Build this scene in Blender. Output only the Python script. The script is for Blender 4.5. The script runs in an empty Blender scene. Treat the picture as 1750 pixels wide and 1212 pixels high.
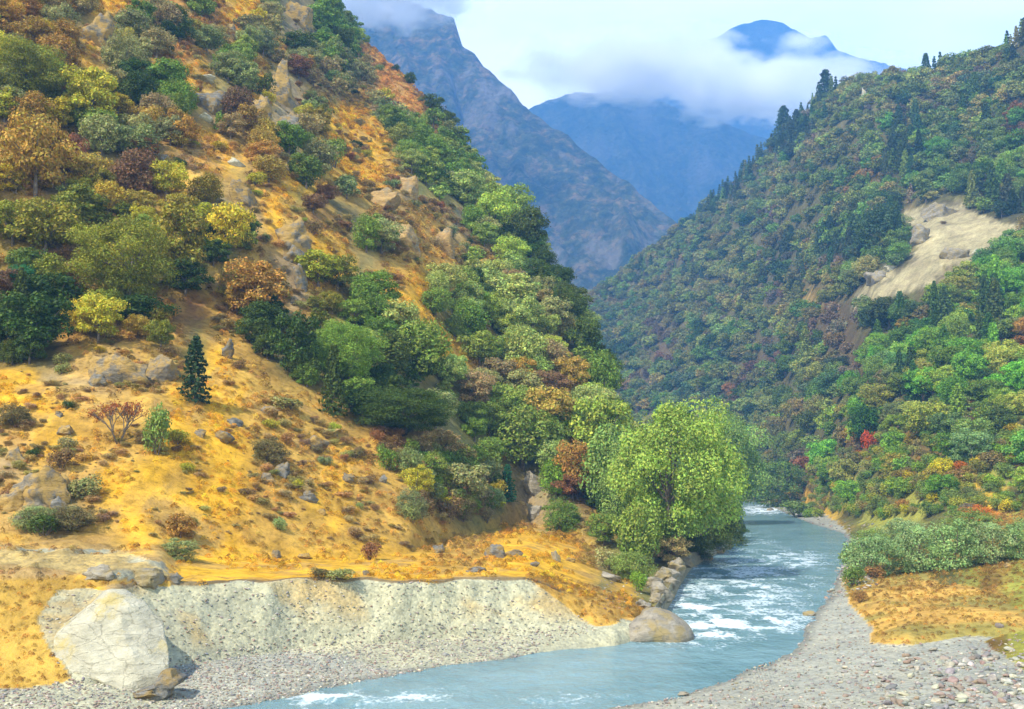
import bpy, math, random
import numpy as np
from mathutils import Vector, Matrix

S = bpy.context.scene
COL = S.collection
random.seed(7)
R = np.random.RandomState(11)

# ------------------------------------------------------------------ camera
F_PX, CU, CV, HZ, CAM_H = 1876.0, 875.0, 606.0, 800.0, 12.0     # photograph pixels (1750 x 1212)
PITCH = math.atan((HZ - CV) / F_PX)
cam = bpy.data.cameras.new('camera')
cam.sensor_width = 36.0
cam.lens = 36.0 * F_PX / 1750.0
cam.clip_start = 0.5
cam.clip_end = 20000
camo = bpy.data.objects.new('camera', cam)
COL.objects.link(camo)
camo.location = (0, 0, CAM_H)
camo.rotation_euler = (math.pi / 2 + PITCH, 0, 0)
S.camera = camo

# ------------------------------------------------------------------ light
SUN_EL, SUN_AZ = math.radians(50), math.radians(-132)   # azimuth from +Y towards +X: the sun stands behind the camera, to the left
sd = Vector((math.cos(SUN_EL) * math.sin(SUN_AZ), math.cos(SUN_EL) * math.cos(SUN_AZ), math.sin(SUN_EL)))
sun = bpy.data.lights.new('sun', 'SUN')
sun.energy = 5.0
sun.angle = math.radians(0.6)
sun.color = (1.0, 0.93, 0.80)
suno = bpy.data.objects.new('sun', sun)
COL.objects.link(suno)
suno.rotation_euler = sd.to_track_quat('Z', 'Y').to_euler()
suno.location = (0, 0, 60)

world = bpy.data.worlds.new('World')
S.world = world
world.use_nodes = True
wt = world.node_tree
wt.nodes.clear()
wo = wt.nodes.new('ShaderNodeOutputWorld')
sky = wt.nodes.new('ShaderNodeTexSky')
sky.sky_type = 'NISHITA'
sky.sun_disc = False
sky.sun_elevation = SUN_EL
sky.sun_rotation = SUN_AZ
bg1 = wt.nodes.new('ShaderNodeBackground'); bg1.inputs[1].default_value = 0.12
wt.links.new(sky.outputs[0], bg1.inputs[0])
bg2 = wt.nodes.new('ShaderNodeBackground'); bg2.inputs[1].default_value = 1.55
tc = wt.nodes.new('ShaderNodeTexCoord')
mp = wt.nodes.new('ShaderNodeMapping'); mp.inputs['Scale'].default_value = (3, 3, 9)
wt.links.new(tc.outputs['Generated'], mp.inputs[0])
wn = wt.nodes.new('ShaderNodeTexNoise'); wn.inputs['Scale'].default_value = 1.6; wn.inputs['Detail'].default_value = 5
wt.links.new(mp.outputs[0], wn.inputs[0])
wr = wt.nodes.new('ShaderNodeValToRGB')
wr.color_ramp.elements[0].position = 0.32; wr.color_ramp.elements[0].color = (0.84, 1.0, 0.98, 1)
wr.color_ramp.elements[1].position = 0.62; wr.color_ramp.elements[1].color = (1.06, 1.08, 1.0, 1)
wt.links.new(wn.outputs[0], wr.inputs[0]); wt.links.new(wr.outputs[0], bg2.inputs[0])
wm = wt.nodes.new('ShaderNodeMixShader')
# a stratus deck that closes towards the horizon and breaks into patches of open sky overhead
sx = wt.nodes.new('ShaderNodeSeparateXYZ'); wt.links.new(tc.outputs['Generated'], sx.inputs[0])
bn = wt.nodes.new('ShaderNodeTexNoise'); bn.inputs['Scale'].default_value = 2.2; bn.inputs['Detail'].default_value = 5
wt.links.new(tc.outputs['Generated'], bn.inputs[0])
ma = wt.nodes.new('ShaderNodeMath'); ma.operation = 'MULTIPLY_ADD'; ma.inputs[1].default_value = 0.5
wt.links.new(bn.outputs[0], ma.inputs[0]); wt.links.new(sx.outputs['Z'], ma.inputs[2])
cr = wt.nodes.new('ShaderNodeMapRange'); cr.interpolation_type = 'SMOOTHSTEP'
cr.inputs['From Min'].default_value = 0.66; cr.inputs['From Max'].default_value = 0.86
cr.inputs['To Min'].default_value = 0.97; cr.inputs['To Max'].default_value = 0.04
wt.links.new(ma.outputs[0], cr.inputs[0]); wt.links.new(cr.outputs[0], wm.inputs[0])
wt.links.new(bg1.outputs[0], wm.inputs[1]); wt.links.new(bg2.outputs[0], wm.inputs[2])
wt.links.new(wm.outputs[0], wo.inputs[0])

S.view_settings.view_transform = 'Standard'
S.view_settings.look = 'None'
S.view_settings.gamma = 1
S.view_settings.use_curve_mapping = False
S.view_settings.exposure = 0.60
S.render.engine = 'CYCLES'
S.cycles.use_denoising = True
S.cycles.max_bounces = 18
S.cycles.diffuse_bounces = 2
S.cycles.glossy_bounces = 2
S.cycles.transmission_bounces = 2
S.cycles.volume_bounces = 16
S.cycles.transparent_max_bounces = 12
S.cycles.use_adaptive_sampling = True
S.cycles.adaptive_threshold = 0.02
HAZE_DENSITY = 2.6e-4
HAZE_COLOR = (0.17, 0.47, 1.0)

# ------------------------------------------------------------------ projection helpers
cp, sp = math.cos(PITCH), math.sin(PITCH)
def ray(u, v):
    """photo pixel -> (X/Y, dZ/dY) of its line of sight"""
    x = (np.asarray(u, float) - CU) / F_PX
    y = (CV - np.asarray(v, float)) / F_PX
    d = cp - y * sp
    return x / d, (sp + y * cp) / d
def proj(X, Y, Z):
    zc = Y * cp + (Z - CAM_H) * sp
    zc = np.where(zc > 1, zc, 1)
    yc = -Y * sp + (Z - CAM_H) * cp
    return CU + F_PX * X / zc, CV - F_PX * yc / zc
def onplane(u, v, z=0.0):
    s, t = ray(u, v)
    Y = (z - CAM_H) / t
    return s * Y, Y
def sstep(a, b, x):
    t = np.clip((x - a) / (b - a), 0, 1)
    return t * t * (3 - 2 * t)

# ------------------------------------------------------------------ noise
def _h(ix, iy, seed):
    n = (ix.astype(np.int64) * 374761393 + iy.astype(np.int64) * 668265263 + seed * 1442695041) & 0xffffffff
    n = ((n ^ (n >> 13)) * 1274126177) & 0xffffffff
    n = ((n ^ (n >> 16)) * 2246822519) & 0xffffffff
    return ((n ^ (n >> 15)) & 0xffff) / 65535.0
def vnoise(x, y, seed=0):
    ix, iy = np.floor(x), np.floor(y)
    fx, fy = x - ix, y - iy
    fx = fx * fx * (3 - 2 * fx); fy = fy * fy * (3 - 2 * fy)
    a, b = _h(ix, iy, seed), _h(ix + 1, iy, seed)
    c, d = _h(ix, iy + 1, seed), _h(ix + 1, iy + 1, seed)
    return (a + (b - a) * fx) * (1 - fy) + (c + (d - c) * fx) * fy
def fbm(x, y, seed=0, oct=4, gain=0.5):
    s, a, t = 0.0, 1.0, 0.0
    for k in range(oct):
        s = s + a * (vnoise(x * 2 ** k + 13.7 * k, y * 2 ** k - 7.1 * k, seed + k) * 2 - 1)
        t += a; a *= gain
    return s / t
def ridged(x, y, seed=0, oct=4):
    s, a, t = 0.0, 1.0, 0.0
    for k in range(oct):
        s = s + a * (1 - np.abs(vnoise(x * 2 ** k + 3.1 * k, y * 2 ** k + 9.3 * k, seed + k) * 2 - 1))
        t += a; a *= 0.5
    return s / t

# ------------------------------------------------------------------ terrain: heights in profile lines that fan out from the camera's side of the valley
def track(pts):
    """(u, v, Y) or (u, v, None, Z) knots -> sorted s, Y, Z arrays"""
    out = []
    for p in pts:
        s, t = ray(p[0], p[1])
        if len(p) == 4: Y = (p[3] - CAM_H) / t
        else: Y = p[2]
        out.append((float(s), float(Y), float(CAM_H + t * Y)))
    out.sort()
    return np.array(out).T
L_TOE = track([(-900,1175,0,.8),(0,1175,0,.8),(150,1172,0,.8),(300,1140,0,.8),(500,1110,0,.8),(700,1095,0,.8),(900,1085,0,.8),(1050,1080,0,.8),(1085,1072,0,.8),(1110,1062,0,.8),(1130,1040,0,.8),(1150,1010,0,.8),(1180,960,0,.8),(1240,930,0,.8)])
L_TOP = track([(-900,1000,66),(0,1000,66),(200,1000,66),(300,994,69),(400,990,71),(500,990,72.5),(700,990,75.5),(900,990,78.5),(960,1012,79),(1000,1030,79.5),(1050,1045,80),(1085,1048,82),(1110,1052,84),(1130,1025,91),(1150,995,104),(1180,948,136),(1240,922,165)])
L_FOOT = track([(-900,935,78),(0,935,78),(250,940,80),(400,955,85),(600,955,92),(700,945,98),(800,915,118),(900,890,142),(1000,930,125),(1050,955,120),(1110,985,110),(1150,980,112),(1180,940,145),(1240,915,172)])
L_MID = track([(-900,560,118),(0,560,118),(300,560,123),(500,600,128),(700,640,138),(850,620,180),(950,650,175),(1000,760,160),(1050,830,148),(1110,900,145),(1150,910,150),(1180,915,165),(1240,905,185)])
L_RIDGE = track([(-900,-700,380),(0,-420,400),(300,-230,410),(500,-70,415),(560,-5,415),(600,52,410),(660,97,390),(700,132,372),(760,207,340),(800,268,318),(850,332,292),(900,385,268),(935,437,252),(960,490,240),(985,530,228),(1010,575,212),(1040,670,190),(1050,712,180),(1110,830,165),(1180,875,185),(1240,895,195)])
R_FOOT = track([(900,838,600),(1050,835,600),(1200,845,470),(1290,850,420),(1340,855,375),(1400,872,290),(1450,885,235),(1500,890,200),(1600,885,170),(1750,880,160),(2500,870,150)])
R_MID = track([(900,690,740),(1050,650,760),(1200,640,620),(1290,640,560),(1400,620,430),(1500,600,340),(1600,580,300),(1750,560,285),(2500,520,270)])
R_UP = track([(900,600,860),(1050,540,900),(1200,480,760),(1290,460,680),(1400,430,560),(1500,420,470),(1600,400,430),(1750,380,410),(2500,300,390)])
R_RIDGE = track([(820,690,1000),(900,600,1000),(960,545,1000),(1000,510,1000),(1050,470,980),(1100,427,960),(1150,388,940),(1230,322,890),(1290,265,850),(1330,215,800),(1350,200,780),(1400,150,740),(1480,125,690),(1600,112,640),(1700,75,600),(1750,30,580),(2500,-250,520)])

WATER_PX = [(-900,1330),(0,1250),(250,1225),(430,1205),(560,1178),(700,1150),(850,1127),(960,1108),(1010,1103),(1040,1098),(1056,1088),(1085,1080),(1108,1070),(1118,1056),(1124,1040),(1118,1020),(1150,1008),(1135,985),(1170,955),(1230,935),(1250,905),(1256,880),(1235,866),(1000,856),(800,850),
            (800,842),(1000,844),(1200,849),(1290,854),(1320,868),(1380,893),(1440,912),(1455,935),(1440,960),(1432,990),(1415,1020),(1385,1050),(1372,1075),(1368,1100),(1362,1115),(1280,1140),(1240,1160),(1170,1185),(1060,1208),(900,1240),(600,1300),(0,1450),(-900,1700)]
WATER = np.array([onplane(u, v) for u, v in WATER_PX])
def poly_dist(X, Y, P):
    """signed distance to polygon P (negative inside)"""
    sh = X.shape
    x, y = X.ravel(), Y.ravel()
    d = np.full(x.shape, 1e9); ins = np.zeros(x.shape, bool)
    n = len(P)
    for i in range(n):
        ax, ay = P[i]; bx, by = P[(i + 1) % n]
        ex, ey = bx - ax, by - ay
        t = np.clip(((x - ax) * ex + (y - ay) * ey) / (ex * ex + ey * ey + 1e-9), 0, 1)
        d = np.minimum(d, np.hypot(x - ax - t * ex, y - ay - t * ey))
        c = ((ay > y) != (by > y)) & (x < (bx - ax) * (y - ay) / (by - ay + 1e-12) + ax)
        ins ^= c
    return np.where(ins, -d, d).reshape(sh)
MEADOW = np.array([onplane(u, v, 1.6) for u, v in [(1438,972),(1452,1012),(1490,1050),(1484,1074),(1560,1082),(1650,1076),(1750,1084),(2900,1120),(3300,960),(1800,915),(1560,930),(1450,950)]])

_sx = np.linspace(-.75, .30, 1300)
_nz = (fbm(_sx * 22, _sx * 0, 801, 5)) * (1 - sstep(float(ray(1100, 1060)[0]), float(ray(1130, 1030)[0]), _sx))
L_TOP = np.array([_sx, np.interp(_sx, L_TOP[0], L_TOP[1]) + 1.0 * _nz, np.interp(_sx, L_TOP[0], L_TOP[2]) + .15 * _nz])
L_TOP2 = L_TOP.copy(); L_TOP2[1] -= 0.22; L_TOP2[2] -= np.clip(0.30 + .45 * fbm(_sx * 30, _sx * 0, 811, 4), .05, .7)
def prof(s, Y, T):
    """piecewise profile over the tracks T; returns height and the knot distances"""
    Ys = [np.interp(s, t[0], t[1]) for t in T]
    Zs = [np.interp(s, t[0], t[2]) for t in T]
    for k in range(1, len(Ys)): Ys[k] = np.maximum(Ys[k], Ys[k - 1] + 0.4)
    z = np.full(np.shape(s), -30.0)
    return Ys, Zs
def smooth_profile(Y, Ys, Zs, w):
    out = 0
    for o in (-1, -0.5, 0, 0.5, 1):
        y = Y + o * w
        z = Zs[0] + 0 * y
        for k in range(len(Ys) - 1):
            t = np.clip((y - Ys[k]) / (Ys[k + 1] - Ys[k]), 0, 1)
            z = np.where(y > Ys[k], Zs[k] + (Zs[k + 1] - Zs[k]) * t, z)
        z = z - np.maximum(y - Ys[-1], 0) * 0.85
        out = out + z
    return out / 5
def height(X, Y, full=False):
    X = np.asarray(X, float); Y = np.asarray(Y, float)
    s = X / np.maximum(Y, 1)
    # left hill
    Ys, Zs = prof(s, Y, [L_TOE, L_TOP2, L_TOP, L_FOOT, L_MID, L_RIDGE])
    sc_z = Zs[1]; Ys5, Zs5 = Ys, Zs
    Ys = [Ys[0]] + Ys[2:]
    w = np.clip((Y - Ys[2]) * 0.25, 0, 7)
    zl = smooth_profile(Y, Ys5, Zs5, w)
    near = Y < Ys[0]
    run = np.interp(s, [float(ray(u_, 1110)[0]) for u_ in (-900, 300, 500, 700, 850, 960, 1050)], [12, 8, 6.1, 6.6, 4.2, 1.9, 1.0])
    zl = np.where(near, 0.8 - (Ys[0] - Y) * 0.8 / run, zl)
    zl = zl + sstep(float(ray(1100, 1050)[0]), float(ray(1140, 1030)[0]), s) * sstep(6, 1, np.abs(Y - Ys[0])) * .8 * (ridged(X / 3.3, Y / 3.3, 71, 3) - .6)
    hillL = sstep(0, 35, Y - Ys[2]) * (1 - 0.65 * sstep(-50, 0, Y - Ys[4]))
    n1 = fbm(X / 46, Y / 46, 3, 3)
    n2 = ridged(X / 17 + 0.3 * n1, Y / 22, 21, 3) - 0.55
    zl = zl + hillL * (3.6 * n1 + 2.6 * n2) + sstep(0, 3, Y - Ys[2]) * 0.35 * fbm(X / 3.1, Y / 3.1, 9, 3)
    face = sstep(0, 1.5, Y - Ys[0]) * (1 - sstep(-.6, 0.1, Y - Ys[1]))
    slz = sstep(0, 1, Y - Ys[1]) * sstep(0, 1.5, Ys[2] + 2 - Y) * sstep(float(ray(310, 960)[0]), float(ray(270, 960)[0]), s)
    zl = zl + slz * (.9 * (ridged(X / 3.5, Y / 5, 15, 4) - .6) + .5)
    zl = zl + face * (0.35 * fbm(X / 2.2, Y / 2.2, 5, 3) + 0.3 * (ridged(X / 2.6, Y / 9, 6, 2) - .6))
    s_end = float(ray(1243, 920)[0])
    zl = zl - 400 * np.clip(s - s_end, 0, None)
    # right mountain
    Yr, Zr = prof(s, Y, [R_FOOT, R_MID, R_UP, R_RIDGE])
    wr_ = np.clip((Y - Yr[0]) * 0.2, 0, 25)
    zr = smooth_profile(Y, Yr, Zr, wr_)
    zr = np.where(Y < Yr[0], Zr[0] - (Yr[0] - Y) * 0.04, zr)
    hillR = sstep(10, 200, Y - Yr[0]) * (1 - 0.7 * sstep(-90, 0, Y - Yr[3]))
    zr = zr + hillR * (9 * fbm(X / 110, Y / 110, 41, 3) + 7 * (ridged(X / 60 + Y / 120, Y / 140, 44, 3) - 0.6)) + sstep(0, 20, Y - Yr[0]) * 0.8 * fbm(X / 9, Y / 9, 47, 3)
    s0 = float(ray(880, 600)[0])
    zr = zr - 900 * np.clip(s0 - s, 0, None)
    # river bed, shores, right-hand bar and meadow
    d = poly_dist(X, Y, WATER) + 0.5 * fbm(X / 4, Y / 4, 77, 3) * sstep(30, 70, Y)
    zw = np.where(d < 0, np.maximum(d * 0.35, -1.6), np.minimum(d * 0.10, 0.9 + 0.02 * np.minimum(d, 30)))
    zw = zw + np.where(d > 1, 0.12 * fbm(X / 5, Y / 5, 61, 3), 0)
    md = poly_dist(X, Y, MEADOW)
    zw = zw + 0.7 * sstep(1.2, -2.5, md) 
    right = s > 0.06
    zr = np.where(right | (Y > 300), zr, -20)
    z = np.maximum(np.maximum(zl, zr), zw)
    if not full: return z
    return z, dict(s=s, zl=zl, zr=zr, zw=zw, d=d, md=md, Ys=Ys, Yr=Yr, face=face)
def height1(x, y): return float(height(np.array([x]), np.array([y]))[0])
def hit(u, v, y0=40, y1=1250):
    """where the line of sight through photo pixel (u, v) meets the ground"""
    s, t = ray(u, v)
    Y = np.geomspace(y0, y1, 900)
    Z = height(s * Y, Y)
    L = CAM_H + t * Y
    k = np.nonzero(Z > L)[0]
    if len(k) == 0:
        k = [int(np.argmax(Z - L))]
    y = Y[k[0]]
    if k[0] > 0:
        a, b = (L - Z)[k[0] - 1], (Z - L)[k[0]]
        if a + b > 1e-6: y = Y[k[0] - 1] + (Y[k[0]] - Y[k[0] - 1]) * a / (a + b)
    return float(s * y), float(y), height1(s * y, y)

# ------------------------------------------------------------------ land cover (35-pixel cells of the photograph, one table per hillside)
LEFT = """AMAMOOPPPMPOOMKGGGGG
AAMMKKGMDAPOMMKKGGGP
AAAAOKMMPPMPMOKGGPPP
YMAAOMMOPOMGOMMKGMPPDD
MMYAYMDKGOMMOMKTMTPPPD
MDYYYYDPGKKTMKKMOOMPPDD
AAYYYYAMAOOMAKMYOOOGGPD
AAAGMMMMAKPOAKGOOTOGGGGM
AAAMMRRMTTOMAOOMOOOTGGGGG
YAMMMRRAOMKMTOGOMTTKGGGLLM
YYYYYYYYYYYYKOTRMMTTTTKGLLDDD
YYYYYYYYDYYDTOKOTMGTTTKGMGDDD
YARRYYYYDDDGTKKOOMMTTTTOKGGDD
YGYRYYDDDTTAMTKOOGTTOOGLLMDDD
RDYRADDYTRTAMTKYYGOOOLGLLMDDGG
DDRAAYTARRTADDTYYGGOOGGLLLMDDG
DDDAYTAYTGTTDDDGGGGLGOGRLLLMDD
DDDTTKTYTGOTTDGGGGAMDOOGLLLTDD
OOKKKKTKTDOTTDDGGDADDMLPMLMTGD
OOOTTRRTOTOOTTTTDDDDDGDMMAAADG
TOTTTTTYOTOTTTTTTDDDDMOGGGGALLLLLL
TTOOTTTTOOOOTTTTTTTGDMTGGGGALLLLLL
KTTTOTTOOTOOTTTTOTTTTMTMGGGGRGLLLL
TKKTTOOOTOOOTTTTOTTTTGTMTKGGRGLLLL
TKKMTOTTOOOOTTTOTTTTTTGMGKKGRGLLLL
TKKMTTOOTTOTTTTTOTTTTTTGTTKGGTGGLL
TTTTTTOOMOOOTTTTTTTTTTTTOOOOTGGGDD
KKKKKKKKOOOOOOOOOOOOOTTTOOOOTMGGDD
TTTOOKKKOOOOOOOOOOOOOOOOOOOOOMOGDD""".split('\n')
RIGHT = """CCCCCCCCCCCCCCCCCCCC
CCCCCCCCCCCCCCCCCCCC
CCCCCCCCCCCCCCCMMMMC
CCCCCCCCCCCMMMMCMMMM
CCCCCCCCCCCMMMMMMLMM
CCCCCCCCCCMMMMBMMGMB
CCCCCCCCCCMMMGCGGMGR
CCCCCCCCCMMMGCCGMBMG
CCCCCCCMMMGGACCGGBBG
CCCCCCMMMMGAGMGMGGCG
MCCCCMMBMMGMGCBXBCCC
MCCMMMMMMMGGGCXXXXXM
MMMMMMMMCMCCGCXXXXXG
MCMCMMMMCMMBXXXXKXGG
MMMMMMMBMTMXXGGBKMGG
MMMMMMMMMGBBGCCBMMCG
MMBMMGMMMBBBGMRCMMMR
DMBMDGMBBGMBGGGMCMCG
MBMMGMRBGMMBGLCMGGMM
MMMLLRDMMLLMAMCGGAGG
MMMMMMMYMMMMGBMMGBMM
MMMMMMGGMGGRDGAMLLGE
MMMMMMGMGRGBEGMALLEA
MMMMGMGEGAGEGAEAEOEL
MMMMGMGGOOEGEGEEGEOG
MMMMGGGOOOOGEEEGGOOE
GGGGGGOOOOGGEEGGGEAE""".split('\n')
CODES = 'OPTYARDGLMKBEXC'
def grid_of(rows, n):
    g = []
    for r in rows:
        r = r + r[-1] * (n - len(r))
        g.append([CODES.index(c) for c in r[:n]])
    return np.array(g)
GL, GR = grid_of(LEFT, 36), grid_of(RIGHT, 20)
GL[20:26, 19:24] = [[6, 6, 9, 7, 7], [2, 6, 9, 7, 7], [2, 9, 9, 9, 7], [2, 9, 7, 9, 9], [2, 2, 9, 7, 9], [2, 2, 2, 9, 7]]   # codes as in CODES
GL[19, 5:7] = 2
SCAR = np.array([(1530,368),(1560,352),(1640,345),(1700,380),(1760,388),(1745,408),(1690,425),(1650,450),(1612,452),(1600,490),(1560,500),(1500,525),(1448,528),(1462,500),(1500,470),(1545,455),(1562,425),(1552,395)], float)
def with_scar(cr, u, v, X, Y):
    cr = np.where(cr == 13, 9, cr)
    near_ = (u > 1400) & (v > 300) & (v < 580)
    out = cr.copy()
    if near_.any():
        d = poly_dist(u[near_], v[near_], SCAR) + 10 * fbm(X[near_] / 9, Y[near_] / 9, 66, 3)
        out[near_] = np.where(d < 0, 13, cr[near_])
    return out
def cover(X, Y, Z, left, jit=0.45):
    u, v = proj(X, Y, Z)
    ju = fbm(X / 7, Y / 7, 90, 3) * 35 * jit * 2.0
    jv = fbm(X / 7, Y / 7, 95, 3) * 35 * jit * 2.0
    u = u + ju; v = v + jv
    cl = GL[np.clip((v // 35).astype(int), 0, GL.shape[0] - 1), np.clip((u // 35).astype(int), 0, 35)]
    cr = GR[np.clip((v // 35).astype(int), 0, GR.shape[0] - 1), np.clip(((u - 1050) // 35).astype(int), 0, 19)]
    cr = with_scar(cr, u, v, X, Y)
    return np.where(left, cl, cr)
GROUND = np.array([  # bare-ground albedo per code
    (.76,.43,.035), (.62,.32,.075), (.54,.33,.07), (.30,.21,.05), (.36,.20,.05), (.24,.12,.05), (.16,.13,.045), (.20,.19,.06),
    (.25,.24,.08), (.22,.19,.08), (.30,.23,.13), (.22,.15,.08), (.33,.33,.06), (.42,.36,.20), (.12,.11,.05)])
GRAVEL = np.array((.31, .305, .25))

# ------------------------------------------------------------------ materials
def mat(name):
    m = bpy.data.materials.new(name); m.use_nodes = True
    nt = m.node_tree
    return m, nt, nt.nodes['Principled BSDF'], nt.nodes, nt.links
def noise(N, L, scale, detail=4, vec=None, rough=0.6):
    n = N.new('ShaderNodeTexNoise'); n.inputs['Scale'].default_value = scale; n.inputs['Detail'].default_value = detail
    n.inputs['Roughness'].default_value = rough
    if vec is not None: L.new(vec, n.inputs['Vector'])
    return n
def ramp(N, L, src, stops):
    r = N.new('ShaderNodeValToRGB')
    while len(r.color_ramp.elements) < len(stops): r.color_ramp.elements.new(0.5)
    for e, (p, c) in zip(r.color_ramp.elements, stops): e.position = p; e.color = (*c, 1)
    L.new(src, r.inputs[0]); return r
def mixc(N, L, fac, a, b, mode='MIX'):
    m = N.new('ShaderNodeMix'); m.data_type = 'RGBA'; m.blend_type = mode
    for sock, val in ((m.inputs[0], fac), (m.inputs[6], a), (m.inputs[7], b)):
        if hasattr(val, 'is_output'): L.new(val, sock)
        elif isinstance(val, (int, float)): sock.default_value = val
        else: sock.default_value = (*val, 1)
    return m.outputs[2]
def bump(N, L, h, strength, dist, prev=None):
    b = N.new('ShaderNodeBump'); b.inputs['Strength'].default_value = strength; b.inputs['Distance'].default_value = dist
    L.new(h, b.inputs['Height'])
    if prev: L.new(prev, b.inputs['Normal'])
    return b.outputs[0]

def ground_material():
    m, nt, b, N, L = mat('dry grass and soil')
    geo = N.new('ShaderNodeNewGeometry'); P = geo.outputs['Position']
    a = N.new('ShaderNodeAttribute'); a.attribute_name = 'albedo'
    n1 = noise(N, L, 1.3, 6, P, 0.75)
    n2 = noise(N, L, 0.22, 4, P)
    k1 = ramp(N, L, n1.outputs[0], [(0.30, (.50,.50,.46)), (0.50, (1,1,1)), (0.72, (1.25,1.22,1.1))])
    k2 = ramp(N, L, n2.outputs[0], [(0.35, (.78,.74,.74)), (0.6, (1.06,1.06,1.0))])
    c = mixc(N, L, 1.0, a.outputs['Color'], k1.outputs[0], 'MULTIPLY')
    c = mixc(N, L, 0.8, c, k2.outputs[0], 'MULTIPLY')
    L.new(c, b.inputs['Base Color'])
    b.inputs['Roughness'].default_value = 0.95
    b.inputs['Specular IOR Level'].default_value = 0.1
    L.new(bump(N, L, n1.outputs[0], 0.9, 0.35), b.inputs['Normal'])
    return m
def gravel_material():
    m, nt, b, N, L = mat('river gravel')
    geo = N.new('ShaderNodeNewGeometry'); P = geo.outputs['Position']
    a = N.new('ShaderNodeAttribute'); a.attribute_name = 'albedo'
    v1 = N.new('ShaderNodeTexVoronoi'); v1.inputs['Scale'].default_value = 2.1; L.new(P, v1.inputs['Vector'])
    v2 = N.new('ShaderNodeTexVoronoi'); v2.inputs['Scale'].default_value = 5.5; L.new(P, v2.inputs['Vector'])
    hs = N.new('ShaderNodeSeparateColor'); L.new(v1.outputs['Color'], hs.inputs[0])
    h2 = N.new('ShaderNodeSeparateColor'); L.new(v2.outputs['Color'], h2.inputs[0])
    k1 = ramp(N, L, hs.outputs[0], [(0.0, (.78,.78,.76)), (0.5, (1,1,1)), (0.9, (1.15,1.13,1.1))])
    k2 = ramp(N, L, h2.outputs[1], [(0.0, (.68,.68,.68)), (0.5, (1,1,1)), (0.95, (1.25,1.22,1.16))])
    n = noise(N, L, 0.35, 5, P)
    k3 = ramp(N, L, n.outputs[0], [(0.35, (.85,.88,.88)), (0.65, (1.1,1.08,1.0))])
    c = mixc(N, L, 0.55, a.outputs['Color'], k1.outputs[0], 'MULTIPLY')
    c = mixc(N, L, 0.8, c, k2.outputs[0], 'MULTIPLY')
    c = mixc(N, L, 1.0, c, k3.outputs[0], 'MULTIPLY')
    L.new(c, b.inputs['Base Color'])
    b.inputs['Roughness'].default_value = 0.9
    nb = bump(N, L, v1.outputs['Distance'], 0.35, -0.12)
    nb = bump(N, L, v2.outputs['Distance'], 0.5, -0.06, nb)
    L.new(nb, b.inputs['Normal'])
    return m
def leaf_material(name='foliage', rough=0.6, spread=0.5, trans=0.22):
    m, nt, b, N, L = mat(name)
    t = N.new('ShaderNodeAttribute'); t.attribute_type = 'INSTANCER'; t.attribute_name = 'tint'
    a = N.new('ShaderNodeAttribute'); a.attribute_name = 'leaf'
    c = mixc(N, L, 1.0, t.outputs['Color'], a.outputs['Color'], 'MULTIPLY')
    L.new(c, b.inputs['Base Color'])
    b.inputs['Roughness'].default_value = rough
    b.inputs['Specular IOR Level'].default_value = 0.15
    tr = N.new('ShaderNodeBsdfTranslucent'); L.new(c, tr.inputs['Color'])
    mx = N.new('ShaderNodeMixShader'); mx.inputs[0].default_value = trans
    L.new(b.outputs[0], mx.inputs[1]); L.new(tr.outputs[0], mx.inputs[2])
    L.new(mx.outputs[0], nt.nodes['Material Output'].inputs[0])
    return m
def bark_material():
    m, nt, b, N, L = mat('bark')
    geo = N.new('ShaderNodeNewGeometry')
    n = noise(N, L, 3, 5, geo.outputs['Position'])
    c = ramp(N, L, n.outputs[0], [(0.3, (.07,.05,.035)), (0.7, (.22,.18,.14))])
    L.new(c.outputs[0], b.inputs['Base Color']); b.inputs['Roughness'].default_value = 0.9
    return m
def rock_material(name, lo, hi, stain, scale=1.0, stain_pos=0.6):
    m, nt, b, N, L = mat(name)
    geo = N.new('ShaderNodeNewGeometry'); P = geo.outputs['Position']
    mpn = N.new('ShaderNodeMapping'); mpn.inputs['Rotation'].default_value = (0.4, 0.7, 0.3); mpn.inputs['Scale'].default_value = (1, 1, 2.6)
    L.new(P, mpn.inputs[0])
    n = noise(N, L, 0.8 * scale, 8, mpn.outputs[0], 0.7)
    c = ramp(N, L, n.outputs[0], [(0.30, lo), (0.62, hi)])
    n2 = noise(N, L, 0.6 * scale, 5, P, 0.65)
    k = ramp(N, L, n2.outputs[0], [(stain_pos - .06, (0,0,0)), (stain_pos + .06, (1,1,1))])
    cc = mixc(N, L, k.outputs[0], c.outputs[0], stain)
    L.new(cc, b.inputs['Base Color']); b.inputs['Roughness'].default_value = 0.9
    nw = noise(N, L, 1.1 * scale, 4, P, 0.7)
    wv = mixc(N, L, 1.3, mpn.outputs[0], nw.outputs['Color'], 'ADD')
    w = N.new('ShaderNodeTexVoronoi'); w.feature = 'DISTANCE_TO_EDGE'; w.inputs['Scale'].default_value = 0.75 * scale
    L.new(wv, w.inputs['Vector'])
    ck = ramp(N, L, w.outputs['Distance'], [(0.0, (.35,.33,.31)), (0.035, (1,1,1))])
    L.new(mixc(N, L, 0.40, cc, ck.outputs[0], 'MULTIPLY'), b.inputs['Base Color'])
    nb = bump(N, L, ck.outputs[0], 0.4, 0.12 / scale)
    nb = bump(N, L, n.outputs[0], 0.9, 0.5 / scale, nb)
    L.new(nb, b.inputs['Normal'])
    return m
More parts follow.
